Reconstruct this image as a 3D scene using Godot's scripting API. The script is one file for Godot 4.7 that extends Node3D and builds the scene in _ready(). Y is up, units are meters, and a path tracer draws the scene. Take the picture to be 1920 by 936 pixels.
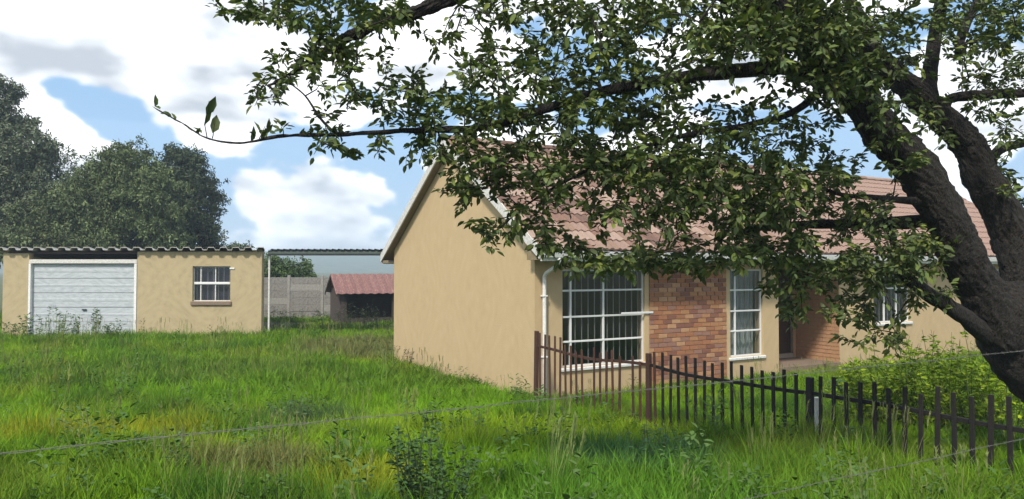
extends Node3D
# A cream plastered house with a tiled roof behind a palisade fence, a garage behind it,
# tall grass and a large leaning tree. x right, y up, -z away from the camera; metres.
# y = 0 is the top of the grass along the house walls.

const FOCAL := 1400.0
const PITCH := 0.0264
const EYE := 2.1
var rng := RandomNumberGenerator.new()
var nz := FastNoiseLite.new()
var nz2 := FastNoiseLite.new()
var M := {}
var mesh_cache := {}
var taken := {}

# ------------------------------------------------------------------ helpers
func lin(r: float, g: float, b: float) -> Color:
	return Color(r, g, b).linear_to_srgb()

func spot(px: float, py: float, d: float) -> Vector3:
	# the point at distance d in the direction of a place in the picture
	var x := (px - 960.0) / FOCAL
	var y := (468.0 - py) / FOCAL
	var yy := y * cos(PITCH) + sin(PITCH)
	var zz := -cos(PITCH) + y * sin(PITCH)
	var k := d / -zz
	return Vector3(x * k, EYE + yy * k, -d)

func ground_y(x: float, d: float) -> float:
	var h = lerpf(0.22, -0.27, smoothstep(5.0, 13.0, d))
	h = lerpf(h, -0.12, smoothstep(19.0, 25.0, d))
	h += 0.05 * nz2.get_noise_2d(x * 6.0, d * 6.0) * (1.0 - smoothstep(60.0, 120.0, d))
	return h

func numbered(called: String) -> String:
	if not taken.has(called):
		taken[called] = 0
		return called
	taken[called] += 1
	return "%s_%03d" % [called, taken[called]]

func tag(o: Node, label: String, category: String, group := "", kind := "") -> void:
	if label != "": o.set_meta("label", label)
	if category != "": o.set_meta("category", category)
	if group != "": o.set_meta("group", group)
	if kind != "": o.set_meta("kind", kind)

func thing(called: String, label: String, category: String, at := Vector3.ZERO, turn := 0.0, group := "") -> Node3D:
	var o := Node3D.new()
	o.name = numbered(called)
	add_child(o)
	o.position = at
	o.rotation.y = turn
	tag(o, label, category, group)
	return o

func node3(called: String, parent: Node, at := Vector3.ZERO, turn := 0.0) -> Node3D:
	var o := Node3D.new()
	o.name = called
	parent.add_child(o, true)
	o.position = at
	o.rotation.y = turn
	return o

func put(called: String, mesh: Mesh, mat: Material, parent: Node, at := Vector3.ZERO, rot := Vector3.ZERO) -> MeshInstance3D:
	var o := MeshInstance3D.new()
	o.name = called
	o.mesh = mesh
	o.material_override = mat
	parent.add_child(o, true)
	o.position = at
	o.rotation = rot
	return o

func st_new() -> SurfaceTool:
	var st := SurfaceTool.new()
	st.begin(Mesh.PRIMITIVE_TRIANGLES)
	return st

func done(st: SurfaceTool, flat := true) -> ArrayMesh:
	if flat: st.generate_normals()
	return st.commit()

func quad(st: SurfaceTool, a: Vector3, b: Vector3, c: Vector3, d: Vector3) -> void:
	# a b c d counter-clockwise seen from outside
	st.set_smooth_group(-1)
	for p in [a, c, b, a, d, c]:
		st.add_vertex(p)

func tri(st: SurfaceTool, a: Vector3, b: Vector3, c: Vector3) -> void:
	st.set_smooth_group(-1)
	for p in [a, c, b]:
		st.add_vertex(p)

func box_to(st: SurfaceTool, lo: Vector3, hi: Vector3, t := Transform3D.IDENTITY) -> void:
	var p := []
	for i in 8:
		p.append(t * Vector3(hi.x if i & 1 else lo.x, hi.y if i & 2 else lo.y, hi.z if i & 4 else lo.z))
	quad(st, p[4], p[5], p[7], p[6])
	quad(st, p[1], p[0], p[2], p[3])
	quad(st, p[5], p[1], p[3], p[7])
	quad(st, p[0], p[4], p[6], p[2])
	quad(st, p[6], p[7], p[3], p[2])
	quad(st, p[0], p[1], p[5], p[4])

func box_mesh(lo: Vector3, hi: Vector3) -> ArrayMesh:
	var st := st_new()
	box_to(st, lo, hi)
	return done(st)

func chamfer_box(s: Vector3, b: float, jit := 0.0, sd := 0) -> ArrayMesh:
	# a box centred on its own middle whose edges are cut off; jit makes it uneven
	var key := "%s_%s_%s_%s" % [s, b, jit, sd]
	if mesh_cache.has(key): return mesh_cache[key]
	var r := RandomNumberGenerator.new()
	r.seed = 77 + sd
	var h := s * 0.5
	var v := {}
	for sx in [-1, 1]:
		for sy in [-1, 1]:
			for sz in [-1, 1]:
				var j := Vector3(r.randf_range(-jit, jit), r.randf_range(-jit, jit), r.randf_range(-jit, jit))
				var c := Vector3(sx * h.x, sy * h.y, sz * h.z) + j
				var k := Vector3i(sx, sy, sz)
				v[[k, 0]] = c - Vector3(0, sy * b, sz * b)
				v[[k, 1]] = c - Vector3(sx * b, 0, sz * b)
				v[[k, 2]] = c - Vector3(sx * b, sy * b, 0)
	var st := st_new()
	var ctr := Vector3.ZERO
	var emit := func(ps: Array):
		var n = (ps[1] - ps[0]).cross(ps[2] - ps[0])
		var mid := Vector3.ZERO
		for p in ps: mid += p
		if n.dot(mid - ctr * ps.size()) < 0: ps.reverse()
		if ps.size() == 4: quad(st, ps[0], ps[1], ps[2], ps[3])
		else: tri(st, ps[0], ps[1], ps[2])
	for ax in 3:
		var o1 := (ax + 1) % 3
		var o2 := (ax + 2) % 3
		for sg in [-1, 1]:
			var ps := []
			for q in [[-1, -1], [1, -1], [1, 1], [-1, 1]]:
				var k := Vector3i.ZERO
				k[ax] = sg; k[o1] = q[0]; k[o2] = q[1]
				ps.append(v[[k, ax]])
			emit.call(ps)
		for s1 in [-1, 1]:
			for s2 in [-1, 1]:
				var ka := Vector3i.ZERO
				var kb := Vector3i.ZERO
				ka[ax] = -1; ka[o1] = s1; ka[o2] = s2
				kb[ax] = 1; kb[o1] = s1; kb[o2] = s2
				emit.call([v[[ka, o1]], v[[kb, o1]], v[[kb, o2]], v[[ka, o2]]])
	for sx in [-1, 1]:
		for sy in [-1, 1]:
			for sz in [-1, 1]:
				var k := Vector3i(sx, sy, sz)
				emit.call([v[[k, 0]], v[[k, 1]], v[[k, 2]]])
	var m := done(st)
	mesh_cache[key] = m
	return m

func bar(called: String, lo: Vector3, hi: Vector3, mat: Material, parent: Node, b := 0.004) -> MeshInstance3D:
	return put(called, chamfer_box(hi - lo, b), mat, parent, (lo + hi) * 0.5)

func wall_mesh(w: float, y0: float, y1: float, th: float, holes: Array) -> ArrayMesh:
	# a wall in the xy plane, front at z = 0, back at z = -th, with openings [x0, y0, x1, y1]
	var xs := [0.0, w]
	var ys := [y0, y1]
	for h in holes:
		for q in [h[0], h[2]]: if not xs.has(q): xs.append(q)
		for q in [h[1], h[3]]: if not ys.has(q): ys.append(q)
	xs.sort(); ys.sort()
	var solid := func(i: int, j: int) -> bool:
		if i < 0 or j < 0 or i >= xs.size() - 1 or j >= ys.size() - 1: return false
		var cx = (xs[i] + xs[i + 1]) * 0.5
		var cy = (ys[j] + ys[j + 1]) * 0.5
		for h in holes:
			if cx > h[0] and cx < h[2] and cy > h[1] and cy < h[3]: return false
		return true
	var st := st_new()
	for i in xs.size() - 1:
		for j in ys.size() - 1:
			if not solid.call(i, j): continue
			var a = xs[i]; var b = xs[i + 1]; var c = ys[j]; var d = ys[j + 1]
			quad(st, Vector3(a, c, 0), Vector3(b, c, 0), Vector3(b, d, 0), Vector3(a, d, 0))
			quad(st, Vector3(b, c, -th), Vector3(a, c, -th), Vector3(a, d, -th), Vector3(b, d, -th))
			if not solid.call(i - 1, j): quad(st, Vector3(a, c, -th), Vector3(a, c, 0), Vector3(a, d, 0), Vector3(a, d, -th))
			if not solid.call(i + 1, j): quad(st, Vector3(b, c, 0), Vector3(b, c, -th), Vector3(b, d, -th), Vector3(b, d, 0))
			if not solid.call(i, j - 1): quad(st, Vector3(a, c, -th), Vector3(b, c, -th), Vector3(b, c, 0), Vector3(a, c, 0))
			if not solid.call(i, j + 1): quad(st, Vector3(a, d, 0), Vector3(b, d, 0), Vector3(b, d, -th), Vector3(a, d, -th))
	return done(st)

func prism(poly: PackedVector2Array, x0: float, x1: float) -> ArrayMesh:
	# a polygon in (z, y) pushed along x
	var st := st_new()
	var ix := Geometry2D.triangulate_polygon(poly)
	for i in range(0, ix.size(), 3):
		var a := poly[ix[i]]; var b := poly[ix[i + 1]]; var c := poly[ix[i + 2]]
		for x in [x0, x1]:
			var A := Vector3(x, a.y, a.x); var B := Vector3(x, b.y, b.x); var C := Vector3(x, c.y, c.x)
			var out := (B - A).cross(C - A).x * (1.0 if x == x1 else -1.0)
			if out > 0: tri(st, A, B, C)
			else: tri(st, A, C, B)
	var area := 0.0
	for i in poly.size():
		var p := poly[i]; var q := poly[(i + 1) % poly.size()]
		area += p.x * q.y - q.x * p.y
	for i in poly.size():
		var p := poly[i]; var q := poly[(i + 1) % poly.size()]
		if area < 0:
			var s := p; p = q; q = s
		quad(st, Vector3(x1, p.y, p.x), Vector3(x0, p.y, p.x), Vector3(x0, q.y, q.x), Vector3(x1, q.y, q.x))
	return done(st)

func tube(st: SurfaceTool, pts: Array, rad: Array, sides: int, rough := 0.0, cap := true, furrow := 0.0) -> void:
	var n := pts.size()
	var along := 0.0
	var up := Vector3.UP
	var rings := []
	var norms := []
	var prev := Vector3.ZERO
	for i in n:
		var t: Vector3 = (pts[mini(i + 1, n - 1)] - pts[maxi(i - 1, 0)]).normalized()
		var s: Vector3
		if i == 0:
			s = t.cross(up if absf(t.y) < 0.95 else Vector3.RIGHT).normalized()
		else:
			s = (prev - t * prev.dot(t)).normalized()
		prev = s
		var b := t.cross(s)
		if i > 0: along += (pts[i] - pts[i - 1]).length()
		var ring := []
		var nr := []
		for k in sides:
			var a := TAU * k / sides
			var dirv := s * cos(a) + b * sin(a)
			var rr: float = rad[i]
			var p: Vector3 = pts[i] + dirv * rr
			if rough > 0.0:
				p += dirv * rr * rough * (0.45 * nz.get_noise_3d(p.x * 90, p.y * 45, p.z * 90) + 0.75 * nz.get_noise_3d(p.x * 420, p.y * 130, p.z * 420))
			if furrow > 0.0:
				# ridges of bark that run along the limb and break up
				var fv := absf(nz.get_noise_3d(cos(a) * rr * 1500.0, sin(a) * rr * 1500.0, along * 260.0)) + 0.5 * absf(nz2.get_noise_3d(cos(a) * rr * 3600.0, sin(a) * rr * 3600.0, along * 800.0))
				p += dirv * (fv - 0.35) * furrow
			ring.append(p); nr.append(dirv)
		rings.append(ring); norms.append(nr)
	for i in n - 1:
		for k in sides:
			var k2 := (k + 1) % sides
			for q in [[i, k], [i + 1, k], [i, k2], [i + 1, k], [i + 1, k2], [i, k2]]:
				st.set_normal(norms[q[0]][q[1]])
				st.add_vertex(rings[q[0]][q[1]])
	if cap:
		for e in [0, n - 1]:
			var t: Vector3 = (pts[1] - pts[0]).normalized() * -1.0 if e == 0 else (pts[n - 1] - pts[n - 2]).normalized()
			for k in sides:
				st.set_normal(t); st.add_vertex(pts[e])
				st.set_normal(t); st.add_vertex(rings[e][k])
				st.set_normal(t); st.add_vertex(rings[e][(k + 1) % sides])

func smooth_path(pts: Array, rad: Array, per: int) -> Array:
	var p := []
	var r := []
	var n := pts.size()
	for i in n - 1:
		for j in per:
			var t := float(j) / per
			var a: Vector3 = pts[maxi(i - 1, 0)]
			var d: Vector3 = pts[mini(i + 2, n - 1)]
			p.append((pts[i] as Vector3).cubic_interpolate(pts[i + 1], a, d, t))
			r.append(lerpf(rad[i], rad[i + 1], t))
	p.append(pts[n - 1]); r.append(rad[n - 1])
	return [p, r]

func pipe(called: String, pts: Array, r: float, mat: Material, parent: Node, sides := 8) -> MeshInstance3D:
	var st := st_new()
	var rr := []
	for p in pts: rr.append(r)
	tube(st, pts, rr, sides)
	return put(called, st.commit(), mat, parent)

func scatter(called: String, mesh: Mesh, mat: Material, xs: Array, cols: Array, parent: Node) -> MultiMeshInstance3D:
	var mm := MultiMesh.new()
	mm.transform_format = MultiMesh.TRANSFORM_3D
	mm.use_colors = true
	mm.mesh = mesh
	mm.instance_count = xs.size()
	for i in xs.size():
		mm.set_instance_transform(i, xs[i])
		mm.set_instance_color(i, cols[i])
	var o := MultiMeshInstance3D.new()
	o.name = called
	o.multimesh = mm
	o.material_override = mat
	parent.add_child(o, true)
	return o

# ------------------------------------------------------------------ materials
func noise_tex(sd: int, freq: float, cols: Array, octaves := 4, size := 256, stretch := Vector2.ONE) -> ImageTexture:
	# cols: linear colours spread over the noise's range
	var n := FastNoiseLite.new()
	n.seed = sd
	n.noise_type = FastNoiseLite.TYPE_SIMPLEX_SMOOTH
	n.fractal_octaves = octaves
	n.frequency = 1.0
	var g := Gradient.new()
	g.offsets = PackedFloat32Array()
	g.colors = PackedColorArray()
	var offs := PackedFloat32Array()
	var cc := PackedColorArray()
	for i in cols.size():
		offs.append(float(i) / (cols.size() - 1))
		cc.append(cols[i].linear_to_srgb())
	g.offsets = offs
	g.colors = cc
	var im := Image.create(size, size, true, Image.FORMAT_RGB8)
	for y in size:
		for x in size:
			# tiles by walking round two circles
			var a := TAU * x / size
			var b := TAU * y / size
			var v := n.get_noise_3d(cos(a) * freq * stretch.x, sin(a) * freq * stretch.x + 9.0 * cos(b) * freq * stretch.y / 9.0, sin(b) * freq * stretch.y)
			im.set_pixel(x, y, g.sample(clampf(0.5 + 0.75 * v, 0.0, 1.0)))
	im.generate_mipmaps()
	return ImageTexture.create_from_image(im)

func bump_tex(sd: int, freq: float, strength: float, octaves := 4, size := 256, stretch := Vector2.ONE) -> ImageTexture:
	var n := FastNoiseLite.new()
	n.seed = sd
	n.noise_type = FastNoiseLite.TYPE_SIMPLEX_SMOOTH
	n.fractal_octaves = octaves
	n.frequency = 1.0
	var im := Image.create(size, size, false, Image.FORMAT_RGB8)
	for y in size:
		for x in size:
			var a := TAU * x / size
			var b := TAU * y / size
			var v := 0.5 + 0.5 * n.get_noise_3d(cos(a) * freq * stretch.x, sin(a) * freq * stretch.x + cos(b) * freq * stretch.y, sin(b) * freq * stretch.y)
			im.set_pixel(x, y, Color(v, v, v))
	im.bump_map_to_normal_map(strength)
	im.generate_mipmaps()
	return ImageTexture.create_from_image(im)

func mat(col: Color, rough := 0.8, metal := 0.0) -> StandardMaterial3D:
	# col is linear
	var m := StandardMaterial3D.new()
	m.albedo_color = col.linear_to_srgb()
	m.roughness = rough
	m.metallic = metal
	return m

func tex_mat(tex: Texture2D, scale: float, rough := 0.85, normal: Texture2D = null, nscale := 1.0) -> StandardMaterial3D:
	var m := StandardMaterial3D.new()
	m.albedo_texture = tex
	m.roughness = rough
	m.uv1_triplanar = true
	m.uv1_scale = Vector3.ONE * scale
	if normal:
		m.normal_enabled = true
		m.normal_texture = normal
		m.normal_scale = nscale
	return m

func leaf_mat(trans: Color, rough := 0.55) -> StandardMaterial3D:
	var m := StandardMaterial3D.new()
	m.albedo_color = Color.WHITE
	m.vertex_color_use_as_albedo = true
	m.roughness = rough
	m.cull_mode = BaseMaterial3D.CULL_DISABLED
	m.metallic_specular = 0.25
	m.backlight_enabled = true
	m.backlight = trans.linear_to_srgb()
	return m

func make_materials() -> void:
	var grain := bump_tex(5, 9.0, 6.0, 3)
	var fine := bump_tex(7, 34.0, 2.5, 3, 512)
	var plaster := noise_tex(11, 1.6, [Color(0.455, 0.338, 0.188), Color(0.478, 0.356, 0.201), Color(0.492, 0.368, 0.210), Color(0.515, 0.389, 0.226)], 6, 512, Vector2(1.3, 0.8))
	M.plaster = tex_mat(plaster, 0.33, 0.9, fine, 0.35)
	var plaster2 := noise_tex(12, 2.2, [Color(0.34, 0.275, 0.16), Color(0.385, 0.313, 0.184), Color(0.41, 0.335, 0.198), Color(0.43, 0.352, 0.21)], 5, 512)
	M.garage_plaster = tex_mat(plaster2, 0.3, 0.9, fine, 0.35)
	M.white = tex_mat(noise_tex(13, 3.0, [Color(0.55, 0.55, 0.53), Color(0.7, 0.7, 0.68), Color(0.78, 0.78, 0.77)], 4), 0.9, 0.5)
	M.white_steel = mat(Color(0.68, 0.69, 0.68), 0.45)
	M.bars = mat(Color(0.30, 0.31, 0.31), 0.5)
	M.board = tex_mat(noise_tex(14, 3.0, [Color(0.42, 0.41, 0.38), Color(0.58, 0.57, 0.54), Color(0.66, 0.65, 0.62)], 4), 0.8, 0.7)
	M.soffit = tex_mat(noise_tex(15, 2.0, [Color(0.2, 0.15, 0.085), Color(0.26, 0.2, 0.12)], 3), 0.8, 0.85)
	M.dark_wood = tex_mat(noise_tex(16, 4.0, [Color(0.035, 0.018, 0.012), Color(0.06, 0.03, 0.02)], 4), 1.2, 0.5)
	M.mortar = tex_mat(noise_tex(17, 6.0, [Color(0.26, 0.20, 0.155), Color(0.35, 0.28, 0.22)], 4), 2.0, 0.95)
	M.brick = []
	var bc := [Color(0.33, 0.15, 0.075), Color(0.40, 0.20, 0.095), Color(0.23, 0.10, 0.065), Color(0.46, 0.26, 0.14), Color(0.30, 0.16, 0.115), Color(0.36, 0.155, 0.075)]
	for i in bc.size():
		var c: Color = bc[i]
		M.brick.append(tex_mat(noise_tex(30 + i, 5.0, [c * 0.7, c, c * 1.15], 4, 128), 3.0 + i * 0.3, 0.9, grain, 0.6))
	M.tile = []
	var tc := [Color(0.20, 0.115, 0.085), Color(0.28, 0.185, 0.145), Color(0.145, 0.085, 0.065), Color(0.33, 0.235, 0.185), Color(0.24, 0.155, 0.11)]
	for i in tc.size():
		var c: Color = tc[i]
		M.tile.append(tex_mat(noise_tex(40 + i, 7.0, [c * 0.5, c, c * 1.15], 5, 128), 1.2 + i * 0.25, 0.9, grain, 0.5))
	M.tile_rest = M.tile[1]
	M.glass = StandardMaterial3D.new()
	M.glass.albedo_color = Color(0.10, 0.12, 0.13, 0.18)
	M.glass.transparency = BaseMaterial3D.TRANSPARENCY_ALPHA
	M.glass.roughness = 0.03
	M.glass.metallic_specular = 0.6
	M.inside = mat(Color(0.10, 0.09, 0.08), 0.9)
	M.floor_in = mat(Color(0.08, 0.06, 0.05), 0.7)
	M.curtain = tex_mat(noise_tex(18, 3.0, [Color(0.40, 0.47, 0.48), Color(0.50, 0.57, 0.58)], 3, 128), 1.5, 0.9)
	M.curtain_blue = tex_mat(noise_tex(19, 3.0, [Color(0.035, 0.04, 0.085), Color(0.075, 0.08, 0.13)], 3, 128), 1.5, 0.9)
	M.door_white = tex_mat(noise_tex(20, 2.5, [Color(0.33, 0.365, 0.385), Color(0.42, 0.455, 0.48), Color(0.49, 0.525, 0.55)], 5, 512, Vector2(0.7, 2.0)), 0.4, 0.55)
	M.sheet = tex_mat(noise_tex(21, 3.0, [Color(0.30, 0.28, 0.25), Color(0.45, 0.43, 0.40), Color(0.55, 0.53, 0.49)], 4), 0.6, 0.7)
	M.green_steel = tex_mat(noise_tex(22, 3.0, [Color(0.06, 0.08, 0.068), Color(0.10, 0.125, 0.108)], 3), 0.7, 0.6)
	M.dark_steel = mat(Color(0.014, 0.018, 0.018), 0.7)
	M.rust_roof = tex_mat(noise_tex(23, 3.2, [Color(0.085, 0.03, 0.026), Color(0.15, 0.062, 0.052), Color(0.20, 0.10, 0.088), Color(0.46, 0.40, 0.36)], 5, 256, Vector2(2.2, 0.6)), 0.7, 0.75)
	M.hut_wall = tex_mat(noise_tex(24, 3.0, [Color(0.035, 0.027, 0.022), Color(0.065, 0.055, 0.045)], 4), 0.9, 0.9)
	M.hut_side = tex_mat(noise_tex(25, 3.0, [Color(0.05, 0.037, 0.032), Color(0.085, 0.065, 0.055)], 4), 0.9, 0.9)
	M.concrete = tex_mat(noise_tex(26, 3.0, [Color(0.13, 0.125, 0.115), Color(0.21, 0.2, 0.185), Color(0.26, 0.25, 0.23)], 5), 0.6, 0.95, grain, 0.6)
	M.concrete_pale = tex_mat(noise_tex(27, 3.0, [Color(0.22, 0.21, 0.195), Color(0.32, 0.31, 0.28)], 5), 0.6, 0.95, grain, 0.6)
	M.sill = tex_mat(noise_tex(28, 4.0, [Color(0.16, 0.11, 0.08), Color(0.24, 0.18, 0.13)], 4), 1.2, 0.9)
	M.bark = tex_mat(noise_tex(29, 4.0, [Color(0.006, 0.005, 0.004), Color(0.017, 0.014, 0.011), Color(0.046, 0.038, 0.031)], 5, 512, Vector2(2.0, 0.8)), 1.1, 0.95, bump_tex(6, 5.0, 14.0, 5, 512, Vector2(2.0, 0.8)), 1.6)
	M.picket = []
	var pc := [Color(0.007, 0.006, 0.0045), Color(0.011, 0.008, 0.006), Color(0.085, 0.033, 0.019), Color(0.062, 0.026, 0.016)]
	for i in pc.size():
		var c: Color = pc[i]
		M.picket.append(tex_mat(noise_tex(50 + i, 4.0, [c * 0.6, c, c * 1.6], 5, 128, Vector2(2, 0.7)), 2.2, 0.85, grain, 0.8))
	M.galv = mat(Color(0.42, 0.43, 0.42), 0.45, 0.6)
	M.wire = mat(Color(0.17, 0.165, 0.15), 0.6, 0.3)
	M.soil = tex_mat(noise_tex(60, 4.0, [Color(0.022, 0.032, 0.008), Color(0.045, 0.062, 0.014), Color(0.07, 0.085, 0.022), Color(0.055, 0.07, 0.018)], 6, 512), 0.23, 0.95)
	M.hill = tex_mat(noise_tex(61, 5.0, [Color(0.035, 0.06, 0.03), Color(0.06, 0.085, 0.045), Color(0.13, 0.145, 0.07)], 5, 512), 0.004, 0.95)
	M.grass = leaf_mat(Color(0.13, 0.21, 0.008), 0.8)
	M.leaf = leaf_mat(Color(0.16, 0.20, 0.03), 0.6)
	M.far_leaf = leaf_mat(Color(0.04, 0.055, 0.02), 0.75)
	M.stem = mat(Color(0.06, 0.09, 0.03), 0.8)
	M.far_bark = mat(Color(0.09, 0.075, 0.06), 0.9)

# ------------------------------------------------------------------ sky
func make_sky() -> Sky:
	var w := 2048
	var h := 1024
	var f := FastNoiseLite.new()
	f.seed = 4
	f.noise_type = FastNoiseLite.TYPE_SIMPLEX_SMOOTH
	f.fractal_octaves = 6
	f.fractal_gain = 0.52
	f.frequency = 1.0
	var g := FastNoiseLite.new()
	g.seed = 21
	g.noise_type = FastNoiseLite.TYPE_SIMPLEX_SMOOTH
	g.fractal_octaves = 4
	g.frequency = 1.0
	# cloud banks and gaps: azimuth, elevation, half widths (degrees), weight
	var banks := [
		[-33.0, 16.8, 9.0, 3.6, 1.1], [-22.0, 12.4, 6.5, 1.7, 0.6], [-26.0, 16.0, 6.0, 2.4, 0.6], [-31.3, 8.8, 2.4, 2.2, 0.85], [-34.2, 11.0, 1.8, 1.8, 0.7],
		[-15.5, 6.6, 4.2, 2.0, 0.6], [-17.5, 4.2, 3.5, 1.0, 0.4], [-11.0, 4.5, 3.5, 2.0, 0.45], [-15.0, 11.0, 4.0, 2.0, 0.35],
		[-31.4, 12.0, 1.6, 0.9, -0.9], [-28.6, 10.6, 1.8, 1.1, -1.0], [-25.8, 9.0, 1.9, 1.2, -1.0], [-23.6, 7.2, 1.9, 1.4, -1.0], [-21.8, 5.0, 1.6, 1.3, -0.9], [-21.4, 14.8, 1.8, 0.8, -0.8],
		[-9.3, 9.6, 2.0, 1.3, -0.9], [-8.0, 7.0, 1.4, 1.4, -0.7], [14.0, 10.0, 9.0, 5.0, 0.2], [31.0, 8.0, 4.0, 3.0, -0.5], [17.0, 8.0, 3.0, 2.5, -0.5], [25.0, 6.5, 3.0, 1.5, -0.5], [9.0, 13.0, 3.0, 2.0, -0.5]]
	var im := Image.create(w, h, false, Image.FORMAT_RGBF)
	for y in h:
		var el := (0.5 - (y + 0.5) / h) * 180.0
		var ye := sin(deg_to_rad(el))
		var ce := cos(deg_to_rad(el))
		if el < -1.0:
			im.fill_rect(Rect2i(0, y, w, 1), Color(0.20, 0.24, 0.12))
			continue
		var e := maxf(el, 0.0)
		var base := Color(0.27, 0.41, 0.55).lerp(Color(0.11, 0.235, 0.45), 1.0 - exp(-e / 24.0))
		base = base.lerp(Color(0.47, 0.52, 0.56), exp(-e / 3.0) * 0.85)
		for x in w:
			var az := wrapf((x + 0.5) / w * 360.0, -180.0, 180.0)
			var a := deg_to_rad(az)
			var dv := Vector3(sin(a) * ce, ye, -cos(a) * ce)
			var p := Vector3(dv.x, dv.y * 2.1, dv.z) * 3.4
			var v := 1.35 * f.get_noise_3dv(p) + 0.18
			if az > -60.0 and az < 60.0 and el < 40.0:
				for b in banks:
					var q: float = ((az - b[0]) / b[2]) * ((az - b[0]) / b[2]) + ((el - b[1]) / b[3]) * ((el - b[1]) / b[3])
					if q < 5.0: v += 0.72 * b[4] * exp(-q)
			var c := smoothstep(-0.03, 0.17, v + 0.22 * f.get_noise_3d(p.x * 4.0, p.y * 4.0, p.z * 4.0))
			var lit := 0.82 - 0.45 * smoothstep(0.25, 1.0, v) + 1.15 * g.get_noise_3d(p.x * 1.7, p.y * 2.4 - 0.13, p.z * 1.7) + 0.45 * f.get_noise_3d(p.x * 3.0, p.y * 3.0, p.z * 3.0)
			lit = clampf(lit, 0.0, 1.0)
			var cloud := Color(0.36, 0.385, 0.42).lerp(Color(0.98, 0.98, 0.97), lit)
			im.set_pixel(x, y, base.lerp(cloud, c * (0.93 - 0.35 * exp(-e / 4.0))))
	var pm := PanoramaSkyMaterial.new()
	pm.panorama = ImageTexture.create_from_image(im)
	var s := Sky.new()
	s.sky_material = pm
	return s

# ------------------------------------------------------------------ ground and grass
func make_ground() -> void:
	var xs := []
	var ds := []
	var v := -30.0
	while v <= 30.0:
		xs.append(v); v += 0.75
	for e in [45.0, 80.0, 150.0, 400.0, 1000.0, 2500.0]:
		xs.append(e); xs.push_front(-e)
	v = -6.0
	while v <= 48.0:
		ds.append(v); v += 0.75
	for e in [70.0, 120.0, 250.0, 600.0, 1200.0, 2600.0]: ds.append(e)
	ds.push_front(-40.0); ds.push_front(-400.0)
	var st := st_new()
	for j in ds.size():
		for i in xs.size():
			st.set_uv(Vector2(xs[i], ds[j]))
			st.add_vertex(Vector3(xs[i], ground_y(xs[i], ds[j]), -ds[j]))
	var n := xs.size()
	for j in ds.size() - 1:
		for i in n - 1:
			var a := j * n + i
			for k in [a, a + n, a + 1, a + 1, a + n, a + n + 1]: st.add_index(k)
	st.generate_normals()
	var o := put("ground", st.commit(), M.soil, self)
	o.set_meta("kind", "structure")

func make_hills() -> void:
	var st := st_new()
	var nx := 90
	var nd := 14
	for j in nd + 1:
		for i in nx + 1:
			var x := lerpf(-2200.0, 2200.0, float(i) / nx)
			var t := float(j) / nd
			var d := lerpf(500.0, 1500.0, t)
			var h := 27.0 * sin(PI * clampf(t * 1.1, 0.0, 1.0)) * (0.9 + 0.45 * nz2.get_noise_2d(x * 0.04, 7.0)) + 5.0 * nz2.get_noise_2d(x * 0.2, d * 0.2) * sin(PI * t)
			st.add_vertex(Vector3(x, h - 1.0 if j > 0 else -2.0, -d))
	for j in nd:
		for i in nx:
			var a := j * (nx + 1) + i
			for k in [a, a + nx + 1, a + 1, a + 1, a + nx + 1, a + nx + 2]: st.add_index(k)
	st.generate_normals()
	put("hills", st.commit(), M.hill, self).set_meta("kind", "structure")

func blade(st: SurfaceTool, root: Vector3, lean: Vector3, h: float, w: float, side: Vector3, c: Color, segs := 3) -> void:
	var prev_l := root - side * w * 0.5
	var prev_r := root + side * w * 0.5
	for k in range(1, segs + 1):
		var t := float(k) / segs
		var p := root + Vector3.UP * h * (t - 0.18 * t * t * minf(lean.length() / h, 1.5)) + lean * t * t
		var ww := w * (1.0 - 0.35 * t) if k < segs else 0.0
		var l := p - side * ww * 0.5
		var r := p + side * ww * 0.5
		if k < segs:
			for q in [prev_l, l, prev_r, prev_r, l, r]:
				st.set_color(c); st.add_vertex(q)
		else:
			for q in [prev_l, p, prev_r]:
				st.set_color(c); st.add_vertex(q)
		prev_l = l; prev_r = r

func tuft_mesh(sd: int, blades: int, spread: float, h: float, w: float, lean: float) -> ArrayMesh:
	var r := RandomNumberGenerator.new()
	r.seed = sd
	var st := st_new()
	for i in blades:
		var a := r.randf() * TAU
		var q := sqrt(r.randf()) * spread
		var root := Vector3(cos(a) * q, -0.03, sin(a) * q)
		var a2 := a + r.randf_range(-1.2, 1.2)
		var hh := h * r.randf_range(0.5, 1.15)
		var ln := Vector3(cos(a2), 0, sin(a2)) * lean * hh * r.randf_range(0.2, 1.3)
		var b := r.randf() * PI
		var tone := r.randf_range(0.75, 1.25)
		blade(st, root, ln, hh, w * r.randf_range(0.7, 1.3), Vector3(cos(b), 0, sin(b)), Color(tone * r.randf_range(0.9, 1.1), tone, tone * r.randf_range(0.8, 1.1)))
	return done(st)

func seed_tuft_mesh(sd: int, stems: int, h: float) -> ArrayMesh:
	# thin stalks that end in a loose seed head
	var r := RandomNumberGenerator.new()
	r.seed = sd
	var st := st_new()
	for i in stems:
		var a := r.randf() * TAU
		var root := Vector3(cos(a), 0, sin(a)) * r.randf() * 0.12
		var ln := Vector3(cos(a), 0, sin(a)) * 0.25 * h * r.randf()
		var hh := h * r.randf_range(0.7, 1.1)
		var b := r.randf() * PI
		var side := Vector3(cos(b), 0, sin(b))
		blade(st, root, ln, hh, 0.005, side, Color(1, 1, 1), 3)
		var top := root + Vector3.UP * hh * 0.85 + ln * 0.75
		for k in 9:
			var dv := Vector3(r.randf_range(-1, 1), r.randf_range(0.4, 1.6), r.randf_range(-1, 1)).normalized()
			blade(st, top + Vector3.UP * k * 0.012 * h / 0.5, dv * 0.03, 0.03, 0.008, side, Color(1.25, 1.15, 1.1), 2)
	return done(st)

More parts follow.
